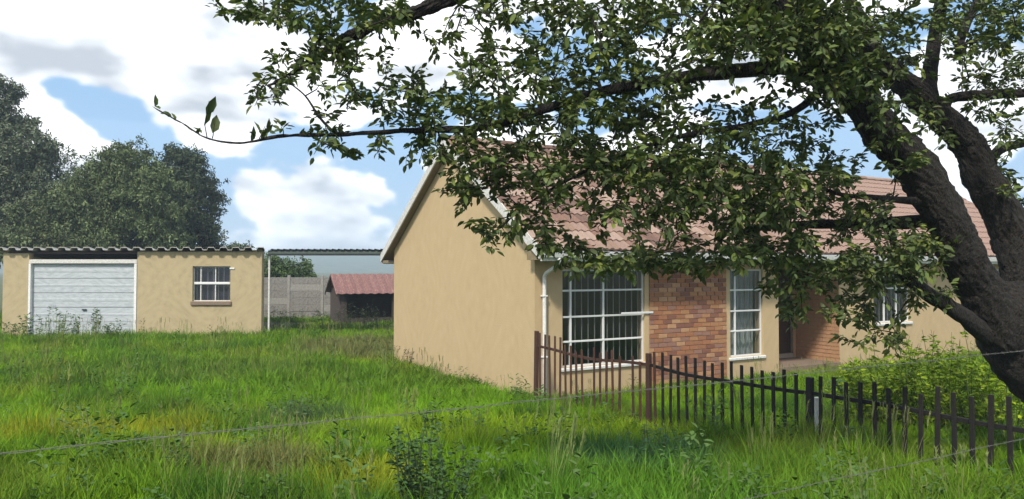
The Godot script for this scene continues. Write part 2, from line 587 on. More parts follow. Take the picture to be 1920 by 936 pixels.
func leaf_shape(st: SurfaceTool, t: Transform3D, l: float, w: float, c: Color, fold := 0.25) -> void:
	# a leaf along +z with a raised fold: six outline points round a midrib
	var mid0 := Vector3(0, 0, 0)
	var mid1 := Vector3(0, -fold * w * 0.4, l * 0.5)
	var tip := Vector3(0, -fold * w * 0.2 - l * 0.08, l)
	var l1 := Vector3(-w * 0.42, fold * w * 0.5, l * 0.28)
	var l2 := Vector3(-w * 0.40, fold * w * 0.5 - l * 0.02, l * 0.64)
	var r1 := Vector3(w * 0.42, fold * w * 0.5, l * 0.28)
	var r2 := Vector3(w * 0.40, fold * w * 0.5 - l * 0.02, l * 0.64)
	for q in [[mid0, mid1, l1], [l1, mid1, l2], [l2, mid1, tip], [mid0, r1, mid1], [r1, r2, mid1], [r2, tip, mid1]]:
		for p in q:
			st.set_color(c)
			st.add_vertex(t * p)

func weed_mesh(sd: int, n: int) -> ArrayMesh:
	# a low broad-leaved weed: leaves up a few short stalks
	var r := RandomNumberGenerator.new()
	r.seed = sd
	var st := st_new()
	for i in n:
		var a := r.randf() * TAU
		var y := r.randf_range(0.08, 0.40)
		var p := Vector3(cos(a), 0, sin(a)) * r.randf() * 0.11 + Vector3(0, y, 0)
		var z := Vector3(cos(a + r.randf_range(-0.6, 0.6)), r.randf_range(-0.2, 0.7), sin(a)).normalized()
		var tn := r.randf_range(0.75, 1.25)
		leaf_shape(st, Transform3D(Basis.looking_at(-z, Vector3.UP), p), r.randf_range(0.04, 0.075), 0.034, Color(tn, tn, tn))
		if i % 3 == 0: blade(st, Vector3(p.x * 0.4, -0.02, p.z * 0.4), Vector3(p.x * 0.6, 0, p.z * 0.6), y, 0.006, Vector3(1, 0, 0), Color(tn, tn, tn), 2)
	return done(st)

func in_house(x: float, d: float, m := 0.0) -> bool:
	var q := to_house(x, d)
	return q.x > -m and q.x < 18.7 + m and q.y > -m and q.y < 7.2 + m

func to_house(x: float, d: float) -> Vector2:
	var rx := x - 0.41
	var rd := d - 13.5
	return Vector2(rx * 0.8660254 + rd * 0.5, -rx * 0.5 + rd * 0.8660254)

func make_grass() -> void:
	var kinds := []
	kinds.append(tuft_mesh(1, 26, 0.11, 0.34, 0.0075, 0.55))
	kinds.append(tuft_mesh(2, 26, 0.13, 0.28, 0.009, 0.8))
	kinds.append(tuft_mesh(3, 22, 0.10, 0.40, 0.007, 0.45))
	var far_kinds := []
	far_kinds.append(tuft_mesh(4, 30, 0.24, 0.32, 0.013, 0.6))
	far_kinds.append(tuft_mesh(5, 30, 0.26, 0.28, 0.015, 0.8))
	var seed_kind := seed_tuft_mesh(6, 9, 0.55)
	# leaning patches that differ in kind: x, distance, half width, half depth, colour, height factor
	var patches := [
		[-4.9, 9.3, 1.3, 1.0, Color(0.26, 0.27, 0.012), 1.0], [-1.25, 6.3, 0.42, 0.6, Color(0.26, 0.29, 0.02), 0.95],
		[-2.4, 6.9, 0.75, 0.75, Color(0.17, 0.165, 0.06), 0.9], [-2.4, 10.0, 0.9, 0.9, Color(0.13, 0.19, 0.06), 1.05],
		[-3.0, 11.0, 0.8, 0.8, Color(0.07, 0.13, 0.04), 1.0], [1.2, 7.2, 0.8, 0.6, Color(0.065, 0.16, 0.06), 1.05],
		[-0.4, 9.7, 2.2, 1.3, Color(0.22, 0.34, 0.012), 0.85], [1.3, 9.4, 1.2, 1.0, Color(0.24, 0.36, 0.014), 0.8], [-0.9, 13.0, 1.6, 2.0, Color(0.14, 0.29, 0.01), 0.85], [-5.0, 14.0, 2.6, 1.6, Color(0.13, 0.27, 0.01), 0.9],
		[-4.4, 21.5, 1.6, 2.2, Color(0.17, 0.17, 0.07), 1.5], [-5.0, 6.2, 1.6, 0.8, Color(0.12, 0.20, 0.015), 1.0],
		[-3.0, 15.0, 2.4, 1.6, Color(0.10, 0.20, 0.012), 1.0], [-7.0, 17.0, 3.0, 2.0, Color(0.11, 0.20, 0.02), 1.0],
		[1.6, 5.4, 2.0, 1.2, Color(0.088, 0.22, 0.02), 1.0], [3.0, 6.0, 1.2, 1.0, Color(0.12, 0.22, 0.016), 0.95]]
	var lists := []
	for k in 7: lists.append([[], []])
	var weed_kind := weed_mesh(9, 22)
	var bands := [[2.6, 8.0, 135.0, 2.5], [8.0, 14.0, 66.0, 3.0], [14.0, 25.5, 30.0, 4.0], [25.5, 36.0, 12.0, 4.0]]
	for bi in bands.size():
		var b = bands[bi]
		var area: float = 0.69 * (b[1] * b[1] - b[0] * b[0]) + 2.0 * b[3] * (b[1] - b[0])
		var n := int(area * b[2])
		for i in n:
			var d: float = sqrt(lerpf(b[0] * b[0], b[1] * b[1], rng.randf()))
			var x: float = rng.randf_range(-1, 1) * (0.69 * d + b[3])
			var hq := to_house(x, d)
			if hq.x > -0.1 and hq.x < 18.7 and hq.y > -0.08 and hq.y < 7.1: continue
			if hq.x > 5.0 and hq.y >= 7.1: continue
			if d > 24.3 and d < 31.2 and x > -16.9 and x < -8.1: continue
			if hq.x > 19.0 and d > 18.0: continue
			var patch := nz.get_noise_2d(x * 22.0, d * 22.0)
			var patch2 := nz2.get_noise_2d(x * 60.0 + 400.0, d * 60.0)
			var c := Color(0.108, 0.225, 0.008).lerp(Color(0.18, 0.32, 0.009), clampf(0.5 + 1.3 * patch, 0.0, 1.0))
			c = c.lerp(Color(0.045, 0.12, 0.016), clampf(1.7 * patch2, 0.0, 0.85))
			c = c.lerp(Color(0.20, 0.24, 0.03), clampf(-1.5 * nz2.get_noise_2d(x * 38.0, d * 38.0 + 70.0) - 0.1, 0.0, 0.6))
			var patch3 := nz.get_noise_2d(x * 130.0 + 90.0, d * 130.0)
			var hf := 0.95 + 0.5 * patch2 + 0.55 * patch3
			for p in patches:
				var q: float = pow((x - p[0]) / p[2], 2) + pow((d - p[1]) / p[3], 2) + 0.5 * patch2
				if q < 1.6:
					var k := smoothstep(1.6, 0.5, q) * 0.85
					c = c.lerp(p[4], k)
					hf = lerpf(hf, hf * p[5], k)
			# grass is short right beside the plastered walls
			if hq.x > -1.6 and hq.x < 18.7 and hq.y > -1.6:
				var near := minf(maxf(-hq.x, 0.0) if hq.y > 0.0 else 9.0, maxf(-hq.y, 0.0) if hq.x > 0.0 else 9.0)
				if near < 1.6: hf *= lerpf(0.62, 1.0, near / 1.6)
			if hq.y < -0.5 and hq.x > 0.3: hf *= 0.85
			var tone := rng.randf_range(0.8, 1.2)
			c = Color(c.r * tone * rng.randf_range(0.9, 1.12), c.g * tone, c.b * tone)
			var s := rng.randf_range(0.75, 1.2)
			var bs := Basis(Vector3.UP, rng.randf() * TAU).rotated(Vector3(rng.randf_range(-1, 1), 0, rng.randf_range(-1, 1)).normalized(), rng.randf() * 0.22)
			bs = bs.scaled(Vector3(s, s * hf, s))
			var t := Transform3D(bs, Vector3(x, ground_y(x, d), -d))
			var li := rng.randi() % 3 if bi < 2 else 3 + rng.randi() % 2
			lists[li][0].append(t); lists[li][1].append(c)
			if nz.get_noise_2d(x * 75.0 - 300.0, d * 75.0) > 0.16 and rng.randf() < (0.10 if bi < 2 else 0.08):
				lists[6][0].append(t.scaled_local(Vector3.ONE * rng.randf_range(0.8, 1.3))); lists[6][1].append(Color(0.06, 0.13, 0.025).lerp(Color(0.10, 0.17, 0.05), rng.randf()))
			if rng.randf() < (0.005 if bi < 2 else 0.02) * (1.0 + 2.0 * clampf(patch2 * 3.0, 0, 1)):
				lists[5][0].append(t); lists[5][1].append(Color(0.22, 0.22, 0.10).lerp(c, 0.35))
	var root := Node3D.new()
	root.name = "grass"
	add_child(root)
	tag(root, "tall uncut green grass with yellow and dry patches all over the yard", "grass", "", "stuff")
	for k in 7:
		var mesh: Mesh = kinds[k] if k < 3 else (far_kinds[k - 3] if k < 5 else (seed_kind if k == 5 else weed_kind))
		scatter("seed_stalks" if k == 5 else ("low_weeds" if k == 6 else "grass_tufts"), mesh, M.grass, lists[k][0], lists[k][1], root).set_meta("kind", "stuff")

# ------------------------------------------------------------------ plants
func plant(called: String, label: String, category: String, at: Vector3, h: float, r: float, stems: int, leaves: int, size: float, cols: Array, group := "", wide := 0.5, sd := 1) -> Node3D:
	var q := RandomNumberGenerator.new()
	q.seed = sd * 131 + 7
	var t := thing(called, label, category, at, 0.0, group)
	var st := st_new()
	var lst := st_new()
	leaf_shape(lst, Transform3D.IDENTITY, 1.0, wide, Color.WHITE)
	var lm := done(lst)
	var xs := []
	var cs := []
	for i in stems:
		var a := q.randf() * TAU
		var rr := sqrt(q.randf()) * r
		var root := Vector3(cos(a), 0, sin(a)) * rr * 0.35 + Vector3(0, -0.08, 0)
		var top := Vector3(cos(a) * rr, h * q.randf_range(0.65, 1.0) * (1.0 - 0.35 * pow(rr / r, 2)), sin(a) * rr)
		var mid := root.lerp(top, 0.5) + Vector3(q.randf_range(-1, 1), 0.2, q.randf_range(-1, 1)) * 0.08 * h
		var pth := smooth_path([root, mid, top], [0.007, 0.005, 0.002], 4)
		tube(st, pth[0], pth[1], 4)
		for k in int(float(leaves) / stems):
			var u := pow(q.randf(), 0.7)
			var p: Vector3 = pth[0][clampi(int(u * 8.0), 0, 8)]
			var side := q.randf() * TAU
			var up := q.randf_range(-0.25, 0.75)
			var z := Vector3(cos(side), up, sin(side)).normalized()
			p += Vector3(q.randf_range(-1, 1), q.randf_range(-1, 1), q.randf_range(-1, 1)) * size * 0.6
			p.y = maxf(p.y, 0.01)
			var b := Basis.looking_at(-z, Vector3.UP.rotated(z, q.randf_range(-0.9, 0.9)))
			var s := size * q.randf_range(0.55, 1.25)
			xs.append(Transform3D(b.scaled_local(Vector3.ONE * s), p))
			var c: Color = cols[q.randi() % cols.size()]
			var tone := q.randf_range(0.75, 1.25)
			cs.append(Color(c.r * tone, c.g * tone, c.b * tone))
	put("stem", st.commit(), M.stem, t)
	var fo := scatter("foliage", lm, M.leaf, xs, cs, t)
	fo.set_meta("kind", "stuff")
	return t

func far_tree(called: String, label: String, at: Vector3, lobes: Array, clumps: int, size: float, col: Color, sd: int, group := "") -> void:
	# lobes: centre (from the base), radii
	var q := RandomNumberGenerator.new()
	q.seed = sd
	var t := thing(called, label, "tree", at, 0.0, group)
	var st := st_new()
	var top := 0.0
	for l in lobes: top = maxf(top, l[0].y)
	var fork := Vector3(0, top * 0.35, 0)
	var p0 := smooth_path([Vector3(0, -0.4, 0), Vector3(0.1, top * 0.18, 0.0), fork], [0.3, 0.24, 0.2], 5)
	tube(st, p0[0], p0[1], 9, 0.1)
	put("trunk", st.commit(), M.far_bark, t)
	for l in lobes:
		var bs := st_new()
		var p1 := smooth_path([fork - Vector3(0, 0.2, 0), fork.lerp(l[0], 0.5) + Vector3(0, -0.3, 0), l[0] + Vector3(0, l[1].y * 0.5, 0)], [0.13, 0.08, 0.02], 4)
		tube(bs, p1[0], p1[1], 6, 0.1)
		put("limb", bs.commit(), M.far_bark, t)
	# one leafy sprig, repeated
	var sprigs := []
	for v in 3:
		var ls := st_new()
		for k in 14:
			var z := Vector3(q.randf_range(-1, 1), q.randf_range(-1.1, 0.7), q.randf_range(-1, 1)).normalized()
			var b := Basis.looking_at(-z, Vector3(0.1, 1, 0.05).rotated(z, q.randf_range(-1, 1)))
			var p := Vector3(q.randf_range(-1, 1), q.randf_range(-1, 1), q.randf_range(-1, 1)) * 0.55
			var tn := q.randf_range(0.75, 1.25)
			leaf_shape(ls, Transform3D(b, p), q.randf_range(0.5, 0.85), 0.3, Color(tn, tn, tn))
		sprigs.append(done(ls))
	var vol := 0.0
	for l in lobes: vol += l[1].x * l[1].y
	var sets := [[[], []], [[], []], [[], []]]
	for l in lobes:
		var n := int(clumps * l[1].x * l[1].y / vol)
		# each lobe is made of many small bunches so that its outline is ragged
		var bunches := int(n / 26.0) + 3
		for bi in bunches:
			var dv := Vector3(q.randfn(), q.randfn() * 0.9 + 0.15, q.randfn()).normalized()
			var rr := pow(q.randf(), 0.30)
			var c: Vector3 = l[0] + dv * l[1] * rr * q.randf_range(0.86, 1.02)
			var br: float = q.randf_range(0.35, 0.8) * minf(l[1].x, 1.8) * 0.5
			var tone := q.randf_range(0.7, 1.3)
			for k in 26:
				var o := Vector3(q.randfn(), q.randfn() * 0.8, q.randfn()) * br * 0.55
				var s := size * q.randf_range(0.6, 1.3)
				var b := Basis(Vector3.UP, q.randf() * TAU) * Basis(Vector3.RIGHT, q.randf_range(-0.6, 0.6))
				var w := q.randi() % 3
				sets[w][0].append(Transform3D(b.scaled(Vector3.ONE * s), c + o))
				var tt := tone * q.randf_range(0.8, 1.2)
				sets[w][1].append(Color(col.r * tt, col.g * tt, col.b * tt))
	var crown := node3("crown", t)
	crown.set_meta("kind", "stuff")
	for w in 3:
		scatter("foliage", sprigs[w], M.far_leaf, sets[w][0], sets[w][1], crown).set_meta("kind", "stuff")

# ------------------------------------------------------------------ house
const WALL_Y0 := -0.45
const EAVE := 0.45
const RISE := 0.637
const TOPW := 2.72
const DEEP := 7.0
const LONG := 18.5

func roof_y(z: float) -> float:
	# top of the roof boarding at local z (front wall at 0, rear wall at -DEEP)
	return TOPW + RISE * (-z if z > -DEEP * 0.5 else DEEP + z)

func glazing(called: String, house: Node3D, x0: float, y0: float, x1: float, y1: float, cols: Array, rows: Array, bars: int, curtain: Material, cover: float, label := "") -> Node3D:
	# a steel window in the front wall: frame, mullions, transoms, a pane in each light, bars behind
	var w := node3("window", house, Vector3(x0, y0, -0.07))
	if label != "": w.set_meta("label", label)
	var W := x1 - x0
	var H := y1 - y0
	var f := 0.035
	var fr := st_new()
	box_to(fr, Vector3(0.001, 0.001, -0.02), Vector3(f, H - 0.001, 0.02))
	box_to(fr, Vector3(W - f, 0.001, -0.02), Vector3(W - 0.001, H - 0.001, 0.02))
	box_to(fr, Vector3(f, 0.001, -0.018), Vector3(W - f, f, 0.018))
	box_to(fr, Vector3(f, H - f, -0.018), Vector3(W - f, H - 0.001, 0.018))
	put("frame", done(fr), M.white_steel, w)
	var cx := [f] + cols + [W - f]
	var ry := [f] + rows + [H - f]
	for c in cols: bar("mullion", Vector3(c - 0.02, f, -0.016), Vector3(c + 0.02, H - f, 0.024), M.white_steel, w)
	for r in rows: bar("transom", Vector3(f, r - 0.017, -0.014), Vector3(W - f, r + 0.017, 0.028), M.white_steel, w)
	for i in cx.size() - 1:
		for j in ry.size() - 1:
			put("pane", box_mesh(Vector3(cx[i], ry[j], -0.003), Vector3(cx[i + 1], ry[j + 1], 0.003)), M.glass, w)
	for k in bars:
		var x := W * (k + 0.5) / bars
		bar("burglar_bar", Vector3(x - 0.009, 0.01, -0.075), Vector3(x + 0.009, H - 0.01, -0.057), M.bars, w, 0.003)
	if cover > 0.0:
		var cs := st_new()
		var n := 40
		for side in [0, 1]:
			for i in n:
				var xa := (W * cover * 0.5) * i / n
				var xb := (W * cover * 0.5) * (i + 1) / n
				if side: xa = W - xa; xb = W - xb
				var za := -0.2 + 0.025 * sin(xa * 55.0 + 0.8 * sin(xa * 17.0))
				var zb := -0.2 + 0.025 * sin(xb * 55.0 + 0.8 * sin(xb * 17.0))
				quad(cs, Vector3(xa, -0.05, za), Vector3(xb, -0.05, zb), Vector3(xb, H + 0.1, zb), Vector3(xa, H + 0.1, za))
		put("curtain", done(cs), curtain, w)
	var sl := bar("sill", Vector3(-0.05, -0.062, -0.12), Vector3(W + 0.05, -0.002, 0.115), M.white, w, 0.01)
	sl.rotation.x = 0.06
	return w

func tile_mesh(sd: int, wd: float, ln: float) -> ArrayMesh:
	# a double-roll concrete tile: across x, its tail towards +z
	var r := RandomNumberGenerator.new()
	r.seed = sd
	var prof := [[0.0, 0.0], [0.10, 0.026], [0.22, 0.034], [0.34, 0.022], [0.44, 0.004], [0.58, 0.004], [0.70, 0.030], [0.82, 0.034], [0.93, 0.016], [1.0, 0.0]]
	var st := st_new()
	var tail := ln + r.randf_range(-0.006, 0.006)
	var skew := r.randf_range(-0.006, 0.006)
	for i in prof.size() - 1:
		var a = prof[i]; var b = prof[i + 1]
		var xa = a[0] * wd; var xb = b[0] * wd
		var ta = tail + skew * a[0]; var tb = tail + skew * b[0]
		quad(st, Vector3(xa, a[1] + 0.04, ta), Vector3(xb, b[1] + 0.04, tb), Vector3(xb, b[1], 0), Vector3(xa, a[1], 0))
		quad(st, Vector3(xa, a[1] - 0.004, ta), Vector3(xb, b[1] - 0.004, tb), Vector3(xb, b[1] + 0.04, tb), Vector3(xa, a[1] + 0.04, ta))
		quad(st, Vector3(xa, a[1] - 0.018, 0), Vector3(xb, b[1] - 0.018, 0), Vector3(xb, b[1] - 0.004, tb), Vector3(xa, a[1] - 0.004, ta))
	return done(st)

func make_house() -> void:
	var h := thing("plastered_house", "cream plastered house with gable end, brick panel and tiled roof", "house", Vector3(0.41, 0, -13.5), deg_to_rad(30.0))
	var ridge := roof_y(-DEEP * 0.5)
	var z_mid := -DEEP * 0.5
	# gable walls
	for g in [[0.0, 0.22], [LONG - 0.22, LONG]]:
		var poly := PackedVector2Array([Vector2(0, WALL_Y0), Vector2(-DEEP, WALL_Y0), Vector2(-DEEP, TOPW - 0.13), Vector2(z_mid, ridge - 0.13), Vector2(0, TOPW - 0.13)])
		put("gable_wall", prism(poly, g[0], g[1]), M.plaster, h)
	# front wall up to the porch, with its two window openings
	var big := [0.60, 0.28, 2.56, 2.10]
	var small := [4.90, 0.22, 5.90, 2.10]
	put("front_wall", wall_mesh(6.18, WALL_Y0, 2.56, 0.22, [[big[0] - 0.22, big[1], big[2] - 0.22, big[3]], [small[0] - 0.22, small[1], small[2] - 0.22, small[3]]]), M.plaster, h, Vector3(0.22, 0, 0))
	put("front_wall", wall_mesh(LONG - 0.22 - 8.5, WALL_Y0, 2.56, 0.22, [[9.8 - 8.5, 0.77, 11.3 - 8.5, 2.10], [14.0 - 8.5, 0.77, 15.8 - 8.5, 2.10]]), M.plaster, h, Vector3(8.5, 0, 0))
	put("rear_wall", wall_mesh(LONG - 0.44, WALL_Y0, 2.56, 0.22, []), M.plaster, h, Vector3(0.22, 0, -DEEP + 0.22))
	# porch: brick return, brick back wall, wooden door, slab
	var pd := 1.25
	put("porch_wall", wall_mesh(2.10, WALL_Y0, 2.56, 0.2, [[1.13, 0.0, 1.98, 2.08]]), M.mortar, h, Vector3(6.4, 0, -pd))
	put("porch_wall", box_mesh(Vector3(6.18, WALL_Y0, -pd - 0.2), Vector3(6.397, 2.56, -0.222)), M.plaster, h)
	put("porch_wall", box_mesh(Vector3(8.503, WALL_Y0, -pd - 0.2), Vector3(8.72, 2.56, -0.222)), M.mortar, h)
	put("porch_floor", box_mesh(Vector3(6.4, WALL_Y0, -pd), Vector3(8.5, -0.10, 0.02)), M.sill, h)
	var dr := node3("door", h, Vector3(7.53, 0, -pd - 0.1))
	bar("door_leaf", Vector3(0.04, 0.0, -0.02), Vector3(0.81, 2.04, 0.02), M.dark_wood, dr, 0.005)
	for y in [0.25, 0.95, 1.55]:
		bar("door_panel", Vector3(0.14, y, 0.018), Vector3(0.71, y + 0.42, 0.032), M.dark_wood, dr, 0.008)
	bar("door_frame", Vector3(0.0, 0.0, -0.05), Vector3(0.04, 2.08, 0.04), M.dark_wood, dr)
	bar("door_frame", Vector3(0.81, 0.0, -0.05), Vector3(0.85, 2.08, 0.04), M.dark_wood, dr)
	bar("door_handle", Vector3(0.72, 1.0, 0.02), Vector3(0.75, 1.12, 0.06), M.galv, dr)
	# inside: floor, ceiling, a partition, so that the rooms are dark
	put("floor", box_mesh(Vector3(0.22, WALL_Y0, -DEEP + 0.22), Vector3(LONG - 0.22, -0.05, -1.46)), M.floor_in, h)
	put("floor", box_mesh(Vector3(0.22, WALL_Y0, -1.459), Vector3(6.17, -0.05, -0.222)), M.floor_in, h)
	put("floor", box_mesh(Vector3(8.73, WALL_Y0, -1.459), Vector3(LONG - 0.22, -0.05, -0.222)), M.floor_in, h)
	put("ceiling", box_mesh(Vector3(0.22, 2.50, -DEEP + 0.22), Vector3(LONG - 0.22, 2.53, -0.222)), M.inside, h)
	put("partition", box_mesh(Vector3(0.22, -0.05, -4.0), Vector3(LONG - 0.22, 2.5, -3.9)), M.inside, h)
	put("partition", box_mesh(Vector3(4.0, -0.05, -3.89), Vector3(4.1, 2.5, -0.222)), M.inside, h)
	# face-brick panel between the two windows: every brick is a piece
	var bp := node3("brick_panel", h, Vector3(2.66, -0.2, 0.0))
	put("mortar_bed", box_mesh(Vector3(0, 0, -0.01), Vector3(2.12, 2.755, 0.004)), M.mortar, bp)
	var cw := 0.2355
	var ch := 0.0918
	for j in 30:
		var x := 0.0
		var first := true
		while x < 2.115:
			var bw := cw
			if first and j % 2 == 1: bw = cw * 0.5
			first = false
			bw = minf(bw, 2.12 - x)
			if bw < 0.04: break
			var v := rng.randi() % 5
			var mesh := chamfer_box(Vector3(snappedf(bw - 0.012, 0.001), ch - 0.012, 0.04), 0.004, 0.0025, v)
			put("brick", mesh, M.brick[rng.randi() % 6], bp, Vector3(x + bw * 0.5, ch * (j + 0.5), 0.002 + rng.randf_range(-0.003, 0.004)))
			x += bw
	# porch bricks, half hidden behind leaves: one part
	var ps := st_new()
	for j in 30:
		var x := 0.0 if j % 2 == 0 else -0.1177
		while x < pd:
			var a := maxf(x, 0.0) + 0.006
			var b := minf(x + cw, pd) - 0.006
			if b - a > 0.03:
				box_to(ps, Vector3(8.485 + rng.randf_range(-0.004, 0.002), -0.2 + ch * j + 0.006, -b), Vector3(8.51, -0.2 + ch * (j + 1) - 0.006, -a))
			x += cw
		x = 0.0 if j % 2 == 0 else -0.1177
		while x < 2.1:
			var a := maxf(x, 0.0) + 0.006
			var b := minf(x + cw, 2.08) - 0.006
			var y := -0.2 + ch * j
			if y < 2.08 and b > 1.13 and a < 1.98:
				if a < 1.13: b = 1.13
				else: a = 1.98 if b > 1.98 else 9.0
			if b - a > 0.03:
				box_to(ps, Vector3(6.4 + a, y + 0.006, -pd - 0.02), Vector3(6.4 + b, y + ch - 0.006, -pd + 0.014 + rng.randf_range(-0.003, 0.003)))
			x += cw
	var pb := put("porch_bricks", done(ps), M.brick[3], h)
	pb.set_meta("kind", "stuff")
	# windows
	var bw1 := glazing("window", h, big[0], big[1], big[2], big[3], [0.22, 0.98], [0.47, 0.93, 1.42], 13, M.curtain, 0.0, "large white steel window with bars over a dark room")
	bar("window_stay", Vector3(1.35, 0.945, 0.085), Vector3(2.15, 0.985, 0.105), M.white_steel, bw1)
	glazing("window", h, small[0], small[1], small[2], small[3], [0.2], [0.55, 0.98, 1.43], 6, M.curtain, 0.95, "narrow white steel window with pale curtain beside the brick panel")
	glazing("window", h, 9.8, 0.77, 11.3, 2.10, [0.5, 1.0], [0.85], 9, M.curtain_blue, 0.8, "white barred window behind the tree trunk")
	glazing("window", h, 14.0, 0.77, 15.8, 2.10, [0.6, 1.2], [0.85], 9, M.curtain_blue, 0.6)
	# roof: boarding, tiles, ridge, boards, gutter
	var xa := -0.2
	var xb := LONG + 0.2
	var th := 0.1
	var e_y := roof_y(0.0) - RISE * EAVE
	var sl := PackedVector2Array([Vector2(EAVE, e_y), Vector2(z_mid, ridge), Vector2(-DEEP - EAVE, e_y), Vector2(-DEEP - EAVE, e_y - th), Vector2(z_mid, ridge - th - 0.03), Vector2(EAVE, e_y - th)])
	var roof := node3("roof", h)
	put("roof_boarding", prism(sl, xa + 0.03, xb - 0.03), M.soffit, roof)
	var ang := atan(RISE)
	var slope_len := (DEEP * 0.5 + EAVE) / cos(ang)
	var rows := 14
	var ex := slope_len / rows
	var tw := 0.30
	var nc := int(ceil((xb - xa) / tw))
	var tiles := []
	for v in 4: tiles.append(tile_mesh(v + 3, tw, ex + 0.05))
	var fb := Basis(Vector3.RIGHT, ang)
	var rest := st_new()
	var rest2 := st_new()
	var kept := 0
	for i in nc:
		for j in rows:
			var along := ex * (j + 1) - 0.0
			# upper edge of the tile, measured down from the ridge
			var up := slope_len - along + 0.05
			var p := Vector3(xa + tw * i, 0, 0) + Vector3(0, ridge, z_mid) + fb * Vector3(0, 0.032, (slope_len - along) - 0.02)
			p += Vector3(0, 0, 0)
			var b := fb * Basis(Vector3.UP, rng.randf_range(-0.008, 0.008)) * Basis(Vector3.RIGHT, 0.035 + rng.randf_range(-0.006, 0.012))
			if kept < 300 and i <= 21:
				var o := put("roof_tile", tiles[rng.randi() % 4], M.tile[rng.randi() % 5], roof, p)
				o.basis = b
				kept += 1
			else:
				rest.append_from(tiles[rng.randi() % 4], 0, Transform3D(b, p))
			var br := Basis(Vector3.UP, PI) * b
			var pr := Vector3(xa + tw * (i + 1), p.y, 2.0 * z_mid - p.z)
			rest2.append_from(tiles[rng.randi() % 4], 0, Transform3D(br, pr))
	put("roof_tiles", rest.commit(), M.tile_rest, roof).set_meta("kind", "stuff")
	put("roof_tiles", rest2.commit(), M.tile_rest, roof).set_meta("kind", "stuff")
	var cap := st_new()
	for k in 9:
		var a0 := PI * k / 9.0
		var a1 := PI * (k + 1) / 9.0
		quad(cap, Vector3(0.46, sin(a0) * 0.10 + 0.012, cos(a0) * 0.13), Vector3(0, sin(a0) * 0.10, cos(a0) * 0.12), Vector3(0, sin(a1) * 0.10, cos(a1) * 0.12), Vector3(0.46, sin(a1) * 0.10 + 0.012, cos(a1) * 0.13))
		tri(cap, Vector3(0.46, 0, 0), Vector3(0.46, sin(a0) * 0.10 + 0.012, cos(a0) * 0.13), Vector3(0.46, sin(a1) * 0.10 + 0.012, cos(a1) * 0.13))
		tri(cap, Vector3(0, 0, 0), Vector3(0, sin(a1) * 0.10, cos(a1) * 0.12), Vector3(0, sin(a0) * 0.10, cos(a0) * 0.12))
	var cap_mesh := done(cap)
	var cx := xa
	while cx < xb - 0.3:
		put("ridge_tile", cap_mesh, M.tile[rng.randi() % 5], roof, Vector3(cx, ridge + 0.02, z_mid))
		cx += 0.42
	for x in [xa - 0.005, xb - 0.03]:
		for s in [1, -1]:
			var z0 := EAVE + 0.02 if s == 1 else -DEEP - EAVE - 0.02
			var y0 := e_y
			var zm := z_mid
			var vb := PackedVector2Array([Vector2(z0, y0 + 0.06), Vector2(zm, ridge + 0.06), Vector2(zm, ridge - 0.15), Vector2(z0, y0 - 0.15)])
			put("barge_board", prism(vb, x, x + 0.033), M.board, roof)
	for s in [0, 1]:
		var zf := EAVE if s == 0 else -DEEP - EAVE - 0.025
		put("fascia", box_mesh(Vector3(xa + 0.04, e_y - 0.19, zf), Vector3(xb - 0.04, e_y - 0.005, zf + 0.025)), M.white, roof)
		var z_in := 0.003 if s == 0 else -DEEP - EAVE
		var z_out := EAVE - 0.003 if s == 0 else -DEEP - 0.003
		put("soffit", box_mesh(Vector3(xa + 0.04, e_y - 0.17, z_in), Vector3(xb - 0.04, e_y - 0.155, z_out)), M.plaster if s == 0 else M.soffit, roof)
		# the boxed eave closes at its end with a dark board
		put("eave_end", prism(PackedVector2Array([Vector2(z_in, e_y - 0.17), Vector2(z_out, e_y - 0.17), Vector2(z_out, roof_y(z_out) - 0.11 if s == 0 else e_y - 0.1), Vector2(z_in, roof_y(z_in) - 0.11 if s == 0 else e_y - 0.1)]), xa + 0.034, xa + 0.05), M.soffit, roof)
	put("porch_ceiling", box_mesh(Vector3(6.2, 2.44, -pd - 0.2), Vector3(8.7, 2.46, 0.002)), M.plaster, h)
	var gz := EAVE + 0.03
	var gt := PackedVector2Array([Vector2(gz, e_y - 0.02), Vector2(gz, e_y - 0.125), Vector2(gz + 0.09, e_y - 0.125), Vector2(gz + 0.115, e_y - 0.03), Vector2(gz + 0.108, e_y - 0.03), Vector2(gz + 0.085, e_y - 0.118), Vector2(gz + 0.006, e_y - 0.118), Vector2(gz + 0.006, e_y - 0.02)])
	put("gutter", prism(gt, xa + 0.02, xb - 0.02), M.white, roof)
	var gy := e_y - 0.12
	var dp := smooth_path([Vector3(0.17, gy, gz + 0.05), Vector3(0.17, gy - 0.09, gz + 0.05), Vector3(0.17, gy - 0.17, gz - 0.05), Vector3(0.17, gy - 0.27, 0.16), Vector3(0.17, gy - 0.34, 0.07), Vector3(0.17, gy - 0.45, 0.06), Vector3(0.17, 1.0, 0.06), Vector3(0.17, -0.2, 0.06)], [0.036, 0.036, 0.036, 0.036, 0.036, 0.036, 0.036, 0.036], 4)
	var ds := st_new()
	tube(ds, dp[0], dp[1], 10)
	var dpn := put("downpipe", ds.commit(), M.white, h)
	for y in [0.5, 1.6]:
		bar("pipe_clip", Vector3(0.12, y, 0.002), Vector3(0.22, y + 0.03, 0.10), M.white, dpn)

